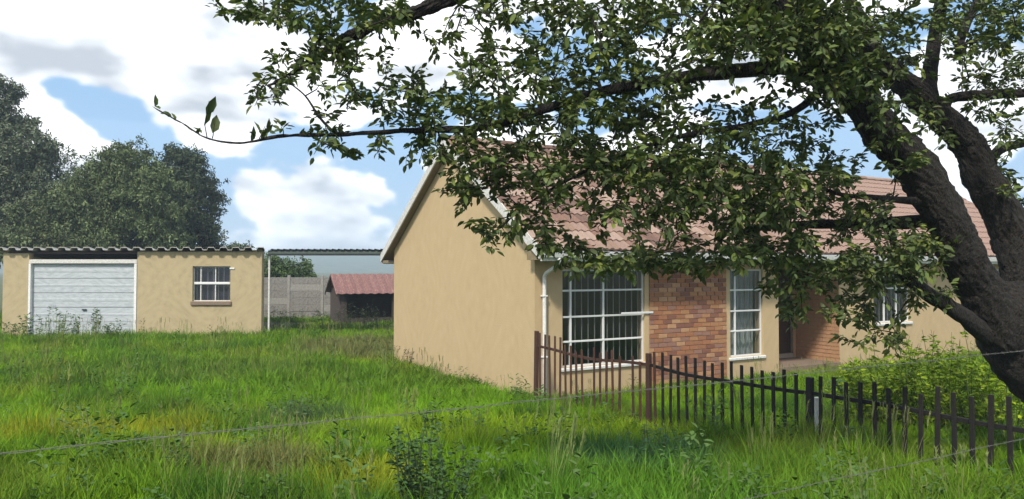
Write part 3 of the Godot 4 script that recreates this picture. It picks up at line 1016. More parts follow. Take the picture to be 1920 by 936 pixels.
# ------------------------------------------------------------------ garage, carport, hut, boundary wall
func make_garage() -> void:
	var g := thing("garage", "cream plastered garage with white door and corrugated flat roof", "garage", Vector3(-8.2, 0, -24.5))
	var hgt := 2.68
	# local x from -8.5 (far end) to 0
	var win := [-2.28, 1.05, -1.04, 2.20]
	put("front_wall", wall_mesh(4.1, -0.4, hgt, 0.22, [[win[0] + 4.1, win[1], win[2] + 4.1, win[3]]]), M.garage_plaster, g, Vector3(-4.1, 0, 0))
	put("front_pillar", wall_mesh(0.85, -0.4, hgt - 0.06, 0.22, []), M.garage_plaster, g, Vector3(-8.5, 0, 0))
	var skew := Transform3D(Basis(Vector3(1, 0, 0), Vector3(0, 1, 0), Vector3(0.36, 0, 1)), Vector3.ZERO)
	var skewed := func(lo: Vector3, hi: Vector3) -> ArrayMesh:
		var q := st_new()
		box_to(q, lo, hi, skew)
		return done(q)
	put("side_wall", skewed.call(Vector3(-0.22, -0.4, -6.2), Vector3(0, hgt - 0.3, -0.222)), M.garage_plaster, g)
	put("side_wall", skewed.call(Vector3(-8.5, -0.4, -6.2), Vector3(-8.28, hgt - 0.3, -0.222)), M.garage_plaster, g)
	put("rear_wall", skewed.call(Vector3(-8.27, -0.4, -6.2), Vector3(-0.23, hgt - 0.35, -5.98)), M.garage_plaster, g)
	put("floor", skewed.call(Vector3(-8.27, -0.4, -5.97), Vector3(-0.23, -0.06, -0.223)), M.concrete, g)
	put("partition", skewed.call(Vector3(-4.1, -0.05, -5.97), Vector3(-3.98, hgt - 0.36, -0.223)), M.inside, g)
	# door: frame and horizontal panels
	var d := node3("garage_door", g, Vector3(-7.65, 0, -0.1))
	var ph := 0.475
	for k in 5:
		var st := st_new()
		var y0 := -0.1 + ph * k
		box_to(st, Vector3(0.08, y0 + 0.007, -0.03), Vector3(3.46, y0 + ph - 0.007, 0.0))
		for rb in 1:
			var yb := y0 + 0.19
			quad(st, Vector3(0.1, yb, 0.001), Vector3(3.44, yb, 0.001), Vector3(3.44, yb + 0.02, 0.006), Vector3(0.1, yb + 0.02, 0.006))
			quad(st, Vector3(0.1, yb + 0.02, 0.006), Vector3(3.44, yb + 0.02, 0.006), Vector3(3.44, yb + 0.07, 0.006), Vector3(0.1, yb + 0.07, 0.012))
			quad(st, Vector3(0.1, yb + 0.07, 0.006), Vector3(3.44, yb + 0.07, 0.006), Vector3(3.44, yb + 0.09, 0.001), Vector3(0.1, yb + 0.09, 0.001))
		var pn := put("panel", done(st), M.door_white, d, Vector3(0, 0, rng.randf_range(-0.006, 0.006)))
		pn.rotation.z = rng.randf_range(-0.002, 0.002)
	bar("door_frame", Vector3(0.002, -0.3, -0.05), Vector3(0.075, 2.28, 0.13), M.white, d)
	bar("door_frame", Vector3(3.465, -0.3, -0.05), Vector3(3.548, 2.28, 0.13), M.white, d)
	bar("lintel", Vector3(0.002, 2.285, -0.08), Vector3(3.548, 2.42, 0.12), M.board, d, 0.01)
	bar("door_handle", Vector3(1.72, 0.75, 0.006), Vector3(1.86, 0.79, 0.05), M.dark_steel, d)
	# window
	var w := node3("window", g, Vector3(win[0], win[1], -0.1))
	var W: float = win[2] - win[0]
	var H: float = win[3] - win[1]
	var fr := st_new()
	box_to(fr, Vector3(0.001, 0.001, -0.02), Vector3(0.03, H - 0.001, 0.02))
	box_to(fr, Vector3(W - 0.03, 0.001, -0.02), Vector3(W - 0.001, H - 0.001, 0.02))
	box_to(fr, Vector3(0.03, 0.001, -0.018), Vector3(W - 0.03, 0.03, 0.018))
	box_to(fr, Vector3(0.03, H - 0.03, -0.018), Vector3(W - 0.03, H - 0.001, 0.018))
	put("frame", done(fr), M.board, w)
	bar("transom", Vector3(0.03, 0.55, -0.014), Vector3(W - 0.03, 0.63, 0.045), M.white_steel, w, 0.01)
	for x in [0.24, 0.72]: bar("mullion", Vector3(x - 0.018, 0.03, -0.015), Vector3(x + 0.018, H - 0.03, 0.015), M.board, w)
	for c in [[0.03, 0.24], [0.24, 0.72], [0.72, W - 0.03]]:
		for r in [[0.03, 0.58], [0.58, H - 0.03]]:
			put("pane", box_mesh(Vector3(c[0], r[0], -0.003), Vector3(c[1], r[1], 0.003)), M.glass, w)
	for k in 7:
		var x := W * (k + 0.5) / 7.0
		bar("burglar_bar", Vector3(x - 0.008, 0.01, -0.065), Vector3(x + 0.008, H - 0.01, -0.049), M.bars, w, 0.002)
	put("curtain", box_mesh(Vector3(0.0, -0.05, -0.16), Vector3(W, H + 0.05, -0.15)), M.curtain_blue, w)
	bar("window_stay", Vector3(W - 0.02, H - 0.1, 0.1), Vector3(W + 0.14, H - 0.05, 0.13), M.white, w)
	bar("sill", Vector3(-0.04, -0.13, -0.11), Vector3(W + 0.05, -0.002, 0.16), M.sill, w, 0.012)
	# corrugated roof: deep ribs, seen along their cut ends
	var st := st_new()
	var pitch := 0.405
	var z0 := 0.22
	var z1 := -6.5
	var fall := -0.32
	var lean := 0.36 * (z1 - z0)
	var x := -8.75
	var prof := [[0.0, 0.0], [0.13, 0.0], [0.175, 0.085], [0.36, 0.085], [0.405, 0.0]]
	while x < 0.1:
		for i in 4:
			var a = prof[i]; var b = prof[i + 1]
			for o in [0.0, 0.018]:
				quad(st, Vector3(x + a[0], hgt + 0.04 + a[1] + o, z0), Vector3(x + b[0], hgt + 0.04 + b[1] + o, z0), Vector3(x + b[0] + lean, hgt + 0.04 + b[1] + o + fall, z1), Vector3(x + a[0] + lean, hgt + 0.04 + a[1] + o + fall, z1))
			quad(st, Vector3(x + a[0], hgt + 0.04 + a[1], z0), Vector3(x + b[0], hgt + 0.04 + b[1], z0), Vector3(x + b[0], hgt + 0.04 + b[1] + 0.018, z0), Vector3(x + a[0], hgt + 0.04 + a[1] + 0.018, z0))
		x += pitch
	put("roof_sheet", done(st), M.sheet, g)
	bar("purlin", Vector3(-8.5, hgt - 0.075, -0.32), Vector3(-0.02, hgt - 0.005, -0.23), M.dark_wood, g)
	bar("corner_strip", Vector3(-0.075, -0.3, 0.002), Vector3(-0.004, hgt - 0.04, 0.018), M.garage_plaster, g)

func make_carport() -> void:
	var c := thing("carport", "flat green-grey carport roof between the garage and the house", "carport", Vector3(-8.05, 0, -24.6))
	var w := 6.2
	var st := st_new()
	var x := 0.0
	while x < w - 0.01:
		for q in [[0.0, 0.0, 0.1, 0.0], [0.1, 0.0, 0.13, 0.035], [0.13, 0.035, 0.17, 0.035], [0.17, 0.035, 0.2, 0.0]]:
			for o in [0.0, 0.006]:
				quad(st, Vector3(x + q[0], 2.73 + q[1] + o, 0.06), Vector3(x + q[2], 2.73 + q[3] + o, 0.06), Vector3(x + q[2], 2.70 + q[3] + o, -2.6), Vector3(x + q[0], 2.70 + q[1] + o, -2.6))
		x += 0.2
	put("roof_sheet", done(st), M.dark_steel, c)
	bar("front_beam", Vector3(0.0, 2.602, -0.08), Vector3(w, 2.715, 0.0), M.green_steel, c, 0.012)
	bar("beam_lip", Vector3(0.0, 2.552, -0.1), Vector3(w, 2.6, 0.03), M.dark_steel, c, 0.004)
	for px in [0.0, w - 0.1]:
		bar("post", Vector3(px + 0.01, -0.4, -0.08), Vector3(px + 0.065, 2.55, -0.02), M.board, c, 0.008)

func make_hut() -> void:
	var base := spot(637, 620, 30.0)
	var u := thing("shed", "small dark shed with rusty red corrugated roof beyond the carport", "shed", Vector3(base.x, ground_y(base.x, 30.0), -30.0), deg_to_rad(24.0))
	var L := 4.2
	var D := 2.1
	var eh := 1.36
	var rh := 2.02
	var poly := PackedVector2Array([Vector2(0, -0.3), Vector2(-D, -0.3), Vector2(-D, eh), Vector2(-D * 0.5, rh - 0.05), Vector2(0, eh)])
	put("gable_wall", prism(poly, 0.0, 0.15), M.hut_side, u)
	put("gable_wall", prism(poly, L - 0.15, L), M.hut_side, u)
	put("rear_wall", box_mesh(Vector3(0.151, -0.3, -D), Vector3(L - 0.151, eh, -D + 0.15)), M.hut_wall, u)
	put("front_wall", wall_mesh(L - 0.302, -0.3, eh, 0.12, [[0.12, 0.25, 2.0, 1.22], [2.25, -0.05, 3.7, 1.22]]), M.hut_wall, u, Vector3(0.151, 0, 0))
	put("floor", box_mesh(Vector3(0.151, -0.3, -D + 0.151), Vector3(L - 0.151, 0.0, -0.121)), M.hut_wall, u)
	for s in [0, 1]:
		var st := st_new()
		var n := 56
		for i in n:
			var xa := -0.2 + (L + 0.4) * i / n
			var xb := -0.2 + (L + 0.4) * (i + 1) / n
			var oa := 0.018 * sin(i * PI * 0.5)
			var ob := 0.018 * sin((i + 1) * PI * 0.5)
			var z0 := 0.22 if s == 0 else -D - 0.22
			var y0 := eh - 0.12
			for k in [0.0, 0.012]:
				var A := Vector3(xa, y0 + oa + k, z0); var B := Vector3(xb, y0 + ob + k, z0)
				var C := Vector3(xb, rh + ob + k, -D * 0.5); var E := Vector3(xa, rh + oa + k, -D * 0.5)
				if s == 0: quad(st, A, B, C, E)
				else: quad(st, B, A, E, C)
		put("roof_sheet", done(st), M.rust_roof, u)
	for s in [1, -1]:
		var z0 := 0.22 if s == 1 else -D - 0.22
		put("barge_board", prism(PackedVector2Array([Vector2(z0, eh - 0.14), Vector2(-D * 0.5, rh - 0.02), Vector2(-D * 0.5, rh - 0.1), Vector2(z0, eh - 0.22)]), -0.2, -0.17), M.dark_wood, u)

func panel_wall(label: String, x0: float, d0: float, x1: float, d1: float) -> void:
	var dir := Vector2(x1 - x0, -(d1 - d0))
	var n := int(round(dir.length() / 1.5))
	var bay := dir.length() / n
	var o := thing("concrete_wall", label, "wall", Vector3(x0, ground_y(x0, d0), -d0), atan2(-dir.y, dir.x))
	for i in n + 1:
		bar("post", Vector3(bay * i - 0.06, -0.3, -0.06), Vector3(bay * i + 0.06, 1.93 + rng.randf_range(-0.02, 0.02), 0.06), M.concrete_pale, o, 0.012)
	for i in n:
		for j in 6:
			var y := 0.02 + 0.305 * j
			var p := put("panel", chamfer_box(Vector3(bay - 0.1, 0.3, 0.045), 0.008, 0.004, (i * 7 + j) % 6), M.concrete_pale if (i + 2 * j) % 5 == 0 else M.concrete, o, Vector3(bay * (i + 0.5), y + 0.15, rng.randf_range(-0.008, 0.008)))
			p.rotation.z = rng.randf_range(-0.004, 0.004)

# ------------------------------------------------------------------ fences
func make_palisade() -> void:
	var f0 := Vector2(0.42, 13.0)
	var dirv := Vector2(0.5, -0.8660254)
	var f := thing("palisade_fence", "dark rusty picket fence running from the house corner", "fence", Vector3(f0.x, 0, -f0.y), deg_to_rad(-60.0))
	var s := 0.0
	var k := 0
	var posts := [0.0, 3.0, 5.66, 8.4, 11.0]
	while s < 11.1:
		var p := f0 + dirv * s
		var gy := ground_y(p.x, p.y)
		var is_post := false
		for q in posts:
			if absf(q - s) < 0.08: is_post = true
		var top := 0.955 + rng.randf_range(-0.03, 0.03)
		if s < 0.8: top = 1.0 + rng.randf_range(-0.02, 0.02)
		elif s < 2.9: top = 0.86 + rng.randf_range(-0.07, 0.05)
		if s > 7.0: top += 0.04
		var w := 0.046
		var th := 0.02
		var m: Material = M.picket[rng.randi() % 2] if s > 3.2 else M.picket[2 + rng.randi() % 2]
		var called := "picket"
		if is_post:
			w = 0.075; th = 0.06; called = "post"
			top = 0.93 if s > 1.0 else 1.03
		var hh := top - gy + 0.25
		var missing := s > 0.8 and s < 2.8 and k % 6 == 4
		if not missing:
			var o := put(called, chamfer_box(Vector3(w, 1.3, th), 0.005, 0.003, k % 5), m, f, Vector3(s, top - hh * 0.5, 0.0 if is_post else 0.022))
			o.scale.y = hh / 1.3
			o.rotation.z = rng.randf_range(-0.025, 0.025)
			o.rotation.y = rng.randf_range(-0.08, 0.08)
		s += 0.156
		k += 1
	for r in [[0.77, 0.0]]:
		for i in posts.size() - 1:
			var a: float = posts[i]
			var b: float = posts[i + 1]
			var st := st_new()
			var n := 8
			for q in n:
				var xa := lerpf(a, b, float(q) / n) + (0.001 if q == 0 else 0.0)
				var xb := lerpf(a, b, float(q + 1) / n)
				var sag := func(x: float) -> float: return -0.05 * sin(PI * (x - a) / (b - a)) * (1.0 if i < 2 else 0.4) + 0.012 * sin(x * 3.1)
				var ya: float = r[0] + sag.call(xa)
				var yb: float = r[0] + sag.call(xb)
				quad(st, Vector3(xa, ya - 0.02, 0.008), Vector3(xb, yb - 0.02, 0.008), Vector3(xb, yb + 0.02, 0.008), Vector3(xa, ya + 0.02, 0.008))
				quad(st, Vector3(xb, yb - 0.02, -0.022), Vector3(xa, ya - 0.02, -0.022), Vector3(xa, ya + 0.02, -0.022), Vector3(xb, yb + 0.02, -0.022))
				quad(st, Vector3(xa, ya + 0.02, 0.008), Vector3(xb, yb + 0.02, 0.008), Vector3(xb, yb + 0.02, -0.022), Vector3(xa, ya + 0.02, -0.022))
				quad(st, Vector3(xa, ya - 0.02, -0.022), Vector3(xb, yb - 0.02, -0.022), Vector3(xb, yb - 0.02, 0.008), Vector3(xa, ya - 0.02, 0.008))
			put("rail", done(st), M.picket[3] if i == 0 else M.picket[0], f)

func make_wire_fence() -> void:
	# strands parallel to the house front, between two posts beyond the edges of the picture
	var dirv := Vector2(0.8660254, 0.5)
	var o := Vector2(0.0, 3.2)
	var f := thing("wire_fence", "slack barbed wire strands crossing in front of the tall grass", "fence", Vector3.ZERO)
	var ts := [-3.4, 8.6]
	for t in ts:
		var p: Vector2 = o + dirv * t
		var gy := ground_y(p.x, p.y)
		var st := st_new()
		tube(st, [Vector3(p.x, gy - 0.3, -p.y), Vector3(p.x + 0.01, gy + 0.7, -p.y), Vector3(p.x, gy + 1.6, -p.y)], [0.045, 0.042, 0.04], 9, 0.08)
		put("post", st.commit(), M.picket[1], f)
	for hh in [1.545, 0.93]:
		var st := st_new()
		for strand in 2:
			var pts := []
			var rr := []
			for i in 241:
				var u := i / 240.0
				var p: Vector2 = o + dirv * lerpf(ts[0], ts[1], u)
				var a := i * 1.3 + strand * PI
				pts.append(Vector3(p.x, hh - 0.02 * sin(PI * u) + 0.003 * sin(a) + 0.006 * nz.get_noise_1d(i * 6.0), -p.y + 0.003 * cos(a)))
				rr.append(0.0010)
			tube(st, pts, rr, 4, 0.0, false)
		for b in range(4, 240, 2):
			var u := b / 240.0
			var p: Vector2 = o + dirv * lerpf(ts[0], ts[1], u)
			var c := Vector3(p.x, hh - 0.02 * sin(PI * u) + 0.006 * nz.get_noise_1d(b * 6.0), -p.y)
			for e in 2:
				var dv := Vector3(rng.randf_range(-0.5, 0.5), rng.randf_range(-1, 1), rng.randf_range(-1, 1)).normalized() * 0.014
				tube(st, [c - dv, c + dv], [0.0009, 0.0009], 3)
		put("wire", st.commit(), M.wire, f)

# ------------------------------------------------------------------ the big tree
func make_big_tree() -> void:
	var base := Vector3(5.65, ground_y(5.65, 7.0), -7.0)
	var t := thing("shade_tree", "large dark leaning tree spreading leafy branches over the fence and house", "tree", base)
	# limbs: picture place, distance, radius; all given as points in the yard
	var limbs := [
		["trunk", [[2095, 910, 7.0, 0.40], [2060, 835, 7.0, 0.36], [1998, 740, 6.98, 0.335], [1928, 655, 6.95, 0.33], [1893, 585, 6.9, 0.30], [1885, 540, 6.9, 0.20], [1884, 520, 6.9, 0.09]]],
		["branch", [[1885, 640, 6.9, 0.22], [1842, 540, 6.8, 0.195], [1796, 450, 6.65, 0.175], [1736, 350, 6.5, 0.168], [1660, 245, 6.3, 0.15], [1600, 160, 6.15, 0.145], [1520, 75, 6.0, 0.125], [1400, 0, 5.85, 0.11], [1240, -50, 5.7, 0.095], [1020, -55, 5.6, 0.075], [850, -5, 5.5, 0.055], [720, 38, 5.45, 0.042], [630, 85, 5.4, 0.028], [560, 130, 5.35, 0.016], [500, 160, 5.3, 0.006]]],
		["branch", [[1912, 600, 6.95, 0.20], [1915, 510, 7.0, 0.185], [1888, 410, 7.05, 0.165], [1832, 315, 7.05, 0.15], [1776, 240, 7.0, 0.128], [1715, 178, 6.95, 0.12], [1650, 110, 6.9, 0.095], [1570, 55, 6.8, 0.08], [1450, -20, 6.7, 0.065], [1300, -90, 6.6, 0.045], [1120, -120, 6.5, 0.02]]],
		["branch", [[1756, 218, 7.0, 0.085], [1742, 160, 7.0, 0.075], [1752, 95, 7.05, 0.066], [1764, 20, 7.1, 0.058], [1745, -120, 7.2, 0.045], [1700, -300, 7.3, 0.02]]],
		["branch", [[1785, 255, 7.0, 0.06], [1775, 190, 6.95, 0.05], [1850, 178, 6.9, 0.045], [1930, 172, 6.8, 0.04], [2050, 150, 6.7, 0.03], [2200, 90, 6.6, 0.012]]],
		["branch", [[1840, 340, 7.05, 0.055], [1870, 285, 7.1, 0.045], [1940, 265, 7.2, 0.035], [2060, 230, 7.3, 0.02], [2160, 190, 7.4, 0.008]]],
		["branch", [[1800, 440, 6.65, 0.075], [1745, 408, 6.7, 0.066], [1690, 412, 6.75, 0.058], [1600, 418, 6.85, 0.05], [1510, 420, 6.9, 0.038], [1440, 428, 6.95, 0.022], [1360, 440, 7.0, 0.01]]],
		["branch", [[1895, 655, 6.9, 0.10], [1838, 615, 6.75, 0.085], [1778, 575, 6.65, 0.07], [1722, 537, 6.6, 0.055], [1690, 505, 6.55, 0.04], [1672, 440, 6.5, 0.028], [1640, 400, 6.45, 0.012]]],
		["branch", [[1755, 375, 6.5, 0.04], [1705, 380, 6.45, 0.034], [1640, 372, 6.4, 0.026], [1570, 362, 6.35, 0.018], [1500, 335, 6.3, 0.008]]],
		["branch", [[1640, 210, 6.25, 0.075], [1560, 140, 6.1, 0.068], [1470, 125, 6.0, 0.06], [1330, 140, 5.85, 0.052], [1200, 158, 5.75, 0.045], [1091, 186, 5.7, 0.04], [1000, 215, 5.65, 0.034], [900, 238, 5.6, 0.028], [790, 243, 5.55, 0.023], [700, 250, 5.5, 0.018], [625, 254, 5.48, 0.015], [530, 254, 5.45, 0.011], [450, 268, 5.42, 0.009], [385, 258, 5.4, 0.007], [335, 228, 5.38, 0.005], [285, 200, 5.36, 0.003]]],
		["branch", [[632, 254, 5.48, 0.012], [600, 222, 5.48, 0.010], [572, 180, 5.5, 0.007], [535, 150, 5.5, 0.004]]],
		["branch", [[1560, 140, 6.1, 0.036], [1520, 185, 6.05, 0.033], [1470, 215, 6.0, 0.03], [1400, 232, 5.9, 0.027], [1300, 250, 5.8, 0.024], [1180, 285, 5.7, 0.02], [1080, 330, 5.65, 0.014], [1000, 375, 5.6, 0.009], [940, 425, 5.58, 0.004]]],
		["branch", [[1800, 100, 7.05, 0.05], [1830, 20, 7.2, 0.045], [1900, -90, 7.4, 0.035], [2000, -220, 7.6, 0.015]]],
		["branch", [[1520, 75, 6.0, 0.07], [1500, -60, 5.7, 0.06], [1450, -220, 5.3, 0.045], [1380, -400, 4.9, 0.02]]],
		["branch", [[1240, -50, 5.7, 0.055], [1150, -150, 5.9, 0.045], [1000, -260, 6.1, 0.03], [850, -350, 6.3, 0.012]]],
		["branch", [[1650, 110, 6.9, 0.07], [1560, -40, 7.6, 0.06], [1430, -160, 8.4, 0.045], [1300, -230, 9.0, 0.02]]]]
	var nodes := PackedVector3Array()
	for li in limbs.size():
		var L = limbs[li]
		var pts := []
		var rad := []
		for q in L[1]:
			pts.append(spot(q[0], q[1], q[2]) - base)
			rad.append(q[3])
		if li == 0:
			pts[0].y = minf(pts[0].y, -0.25)
			rad[0] = 0.46
		var sp := smooth_path(pts, rad, 24 if li < 3 else 8)
		# limbs are crooked, not drawn with a ruler
		for i in sp[0].size():
			var p: Vector3 = sp[0][i]
			var k: float = minf(sp[1][i], 0.08) * 0.55
			if i > 2: sp[0][i] = p + Vector3(nz.get_noise_2d(p.x * 60 + li * 50, p.y * 60), nz.get_noise_2d(p.y * 60, p.x * 60 + li * 90), nz.get_noise_2d(p.x * 60, p.z * 60 + li * 30)) * k * 2.0
			if i > 3 and i % (4 if li < 3 else 2) == 0 and sp[1][i] < 0.12: nodes.append(sp[0][i])
		var st := st_new()
		tube(st, sp[0], sp[1], 64 if li < 3 else (24 if rad[0] > 0.04 else 6), 0.22, true, 0.05 if li < 3 else (0.018 if rad[0] > 0.04 else 0.0))
		if li < 9: st.index(); st.generate_normals()
		put(L[0], st.commit(), M.bark, t)
	# leafy places: picture place, half sizes, distance, half depth, number of sprays
	var places := [
		[450, 22, 50, 22, 5.4, 0.5, 13], [560, 25, 80, 32, 5.4, 0.6, 26], [570, 105, 70, 45, 5.4, 0.5, 22], [500, 165, 60, 35, 5.4, 0.4, 9],
		[660, 95, 60, 50, 5.5, 0.7, 22], [690, 25, 90, 30, 5.4, 0.7, 34], [640, 190, 75, 40, 5.5, 0.5, 15], [760, 175, 55, 45, 5.6, 0.6, 24],
		[850, 90, 60, 50, 5.6, 0.8, 16], [850, 210, 70, 40, 5.6, 0.6, 40], [760, 280, 85, 28, 5.5, 0.4, 15], [670, 278, 70, 20, 5.5, 0.3, 8], [600, 240, 60, 12, 5.47, 0.1, 5],
		[970, 130, 95, 70, 5.7, 0.9, 66], [970, 10, 100, 35, 5.7, 0.9, 40], [1000, 220, 110, 50, 5.7, 0.7, 62], [900, 300, 70, 50, 5.6, 0.5, 36],
		[880, 350, 45, 35, 5.6, 0.4, 16], [940, 430, 65, 35, 5.6, 0.35, 18], [1010, 330, 70, 55, 5.6, 0.5, 42], [1040, 460, 40, 26, 5.6, 0.3, 18],
		[1110, 130, 110, 80, 5.8, 0.9, 84], [1100, 280, 100, 60, 5.7, 0.6, 66], [1170, 30, 120, 50, 5.8, 0.9, 62], [1090, 380, 90, 50, 5.7, 0.5, 24],
		[1220, 180, 110, 70, 5.9, 0.8, 74], [1230, 300, 100, 60, 5.8, 0.7, 84], [1200, 400, 90, 50, 5.8, 0.6, 46], [1150, 490, 100, 22, 5.9, 0.5, 40],
		[1320, 80, 110, 80, 5.8, 0.9, 100], [1330, 270, 90, 60, 5.9, 0.7, 46], [1330, 370, 110, 60, 6.0, 0.8, 112], [1290, 490, 110, 26, 6.1, 0.6, 54],
		[1440, 60, 110, 70, 5.7, 0.6, 110], [1420, 215, 60, 50, 6.0, 0.6, 16], [1440, 330, 100, 60, 6.2, 0.8, 96], [1450, 420, 100, 50, 6.5, 0.6, 96],
		[1400, 480, 70, 24, 6.5, 0.4, 26], [1500, 510, 55, 60, 6.7, 0.4, 62], [1490, 580, 30, 30, 6.8, 0.3, 8], [1550, 70, 90, 70, 5.8, 0.5, 90], [1560, 150, 60, 40, 5.9, 0.4, 36],
		[1520, 220, 50, 50, 6.1, 0.4, 20], [1560, 340, 50, 55, 6.3, 0.5, 28], [1620, 400, 70, 40, 6.5, 0.5, 36], [1610, 500, 75, 45, 6.5, 0.5, 66], [1690, 490, 65, 45, 6.4, 0.5, 54],
		[1600, 580, 45, 45, 6.6, 0.4, 20], [1650, 600, 60, 40, 6.6, 0.4, 16], [1660, 50, 80, 55, 6.4, 0.6, 56], [1720, 120, 60, 60, 6.8, 0.6, 20], [1790, 50, 60, 60, 7.0, 0.8, 40],
		[1880, 60, 70, 70, 7.0, 0.9, 60], [1870, 150, 60, 50, 7.0, 0.7, 30], [1880, 240, 60, 50, 7.1, 0.6, 22], [1890, 370, 40, 50, 7.2, 0.5, 22],
		[1740, 460, 50, 40, 6.4, 0.4, 26], [1640, 200, 45, 60, 5.9, 0.15, 22], [1700, 290, 35, 45, 6.1, 0.15, 12], [1760, 210, 50, 50, 6.7, 0.2, 16], [1590, 120, 60, 50, 5.7, 0.2, 40], [1500, 60, 90, 60, 5.5, 0.3, 60], [1690, 640, 25, 20, 6.5, 0.3, 4], [1740, 560, 40, 30, 6.5, 0.3, 10],
		# above and beyond the edges of the picture
		[1000, -120, 330, 80, 5.9, 1.3, 110], [1500, -150, 330, 100, 6.2, 1.6, 130], [1900, -150, 250, 130, 7.2, 1.4, 80], [1300, -330, 420, 130, 6.0, 2.0, 90],
		[2080, 120, 130, 130, 6.9, 0.9, 60], [1750, -330, 330, 130, 6.9, 1.8, 80], [1350, -150, 300, 100, 8.4, 1.0, 50], [650, -70, 160, 50, 5.5, 0.8, 40]]
	var targets := []
	for p in places:
		for i in p[6]:
			var v := Vector3(rng.randfn(), rng.randfn(), rng.randfn()) * 0.62
			v = v.limit_length(1.35)
			targets.append(spot(p[0] + v.x * p[2], p[1] + v.y * p[3], p[4] + v.z * p[5]) - base)
	# nearest limb first
	var order := []
	for i in targets.size():
		var best := 1e9
		for q in nodes:
			best = minf(best, q.distance_squared_to(targets[i]))
		order.append([best, i])
	order.sort_custom(func(a, b): return a[0] < b[0])
	var tw := st_new()
	var xs := []
	var cs := []
	var singles := []
	var greens := [Color(0.086, 0.120, 0.037), Color(0.102, 0.140, 0.038), Color(0.074, 0.106, 0.042), Color(0.136, 0.164, 0.038), Color(0.096, 0.120, 0.052)]
	for e in order:
		var q: Vector3 = targets[e[1]]
		var best := 1e9
		var from := Vector3.ZERO
		for n in nodes:
			var dd := n.distance_squared_to(q)
			if dd < best:
				best = dd; from = n
		var dist := sqrt(best)
		var mid := from.lerp(q, 0.5) + Vector3(rng.randf_range(-1, 1), rng.randf_range(-0.2, 1), rng.randf_range(-1, 1)) * dist * 0.16
		var mid2 := from.lerp(q, 0.78) + Vector3(rng.randf_range(-1, 1), rng.randf_range(-0.3, 0.8), rng.randf_range(-1, 1)) * dist * 0.08
		var r0 := clampf(0.0035 + dist * 0.011, 0.0035, 0.014)
		tube(tw, [from, mid, mid2, q], [r0, r0 * 0.75, r0 * 0.5, 0.0015], 4, 0.0, false)
		if dist > 0.12: nodes.append(mid)
		if dist > 0.2: nodes.append(mid2)
		nodes.append(q)
		var dirv := (q - from).normalized()
		var count := rng.randi_range(11, 16)
		var tone0 := rng.randf_range(0.8, 1.2)
		for k in count:
			var u := lerpf(0.25, 1.0, (k + rng.randf()) / count)
			var p := from.lerp(mid, u * 2.0) if u < 0.5 else mid.lerp(q, u * 2.0 - 1.0)
			var side := dirv.cross(Vector3.UP).normalized() * (1.0 if k % 2 else -1.0)
			var z := (dirv * rng.randf_range(0.1, 0.9) + side * rng.randf_range(0.3, 1.0) + Vector3(rng.randf_range(-0.5, 0.5), rng.randf_range(-0.75, 0.45), rng.randf_range(-0.5, 0.5))).normalized()
			p += z * 0.015 + Vector3(rng.randf_range(-1, 1), rng.randf_range(-1, 1), rng.randf_range(-1, 1)) * 0.03
			var b := Basis.looking_at(-z, Vector3.UP.rotated(z, rng.randf_range(-1.1, 1.1)))
			var s := rng.randf_range(0.042, 0.088)
			var c: Color = greens[rng.randi() % 5]
			var tone := tone0 * rng.randf_range(0.75, 1.3)
			c = Color(c.r * tone, c.g * tone, c.b * tone)
			var tf := Transform3D(b.scaled_local(Vector3(s, s, s)), p)
			var w := p + base
			# leaves far out on the long branch stand alone against the sky
			if w.x < -1.9 and w.y < 3.95 and singles.size() < 180: singles.append([tf, c])
			else:
				xs.append(tf); cs.append(c)
	# sprigs of large leaves at the tip of the long branch
	for q in [[382, 236, 396, 190, 5.40], [386, 215, 406, 181, 5.40], [398, 250, 408, 214, 5.40], [378, 250, 362, 236, 5.40], [330, 225, 322, 211, 5.38], [300, 205, 288, 196, 5.37], [312, 214, 300, 210, 5.37], [290, 200, 293, 176, 5.36], [322, 220, 308, 208, 5.39],
		[470, 266, 478, 236, 5.43], [488, 262, 500, 240, 5.43], [500, 258, 486, 240, 5.44], [494, 250, 512, 234, 5.42], [486, 246, 478, 226, 5.44], [505, 246, 516, 250, 5.38], [480, 256, 468, 246, 5.43], [360, 246, 352, 238, 5.4], [366, 250, 376, 240, 5.41], [500, 244, 506, 222, 5.45], [560, 254, 572, 240, 5.46], [576, 254, 566, 244, 5.46]]:
		var a := spot(q[0], q[1], q[4]) - base
		var b := spot(q[2], q[3], q[4] + rng.randf_range(-0.06, 0.06)) - base
		var z := (b - a).normalized()
		var bs := Basis.looking_at(-z, Vector3(0.9, -0.3, 0.6).normalized().rotated(z, rng.randf_range(-0.7, 0.7)))
		singles.append([Transform3D(bs.scaled_local(Vector3.ONE * a.distance_to(b)), a), greens[rng.randi() % 5]])
	for q in [[388, 258, 384, 236, 388, 212, 5.40], [398, 260, 400, 250, 402, 232, 5.40], [484, 264, 492, 248, 497, 236, 5.43], [330, 226, 326, 220, 322, 212, 5.38], [374, 254, 372, 248, 368, 240, 5.40]]:
		tube(tw, [spot(q[0], q[1], q[6]) - base, spot(q[2], q[3], q[6]) - base, spot(q[4], q[5], q[6]) - base], [0.004, 0.003, 0.0015], 4, 0.0, false)
	put("twigs", tw.commit(), M.bark, t).set_meta("kind", "stuff")
	var leaves := []
	for c in greens:
		var ls := st_new()
		leaf_shape(ls, Transform3D.IDENTITY, 1.0, 0.5, c)
		leaves.append(done(ls))
	for s in singles:
		var o := put("leaf", leaves[rng.randi() % 5], M.leaf, t)
		o.transform = s[0]
	var lw := st_new()
	leaf_shape(lw, Transform3D.IDENTITY, 1.0, 0.52, Color.WHITE)
	scatter("foliage", done(lw), M.leaf, xs, cs, t).set_meta("kind", "stuff")
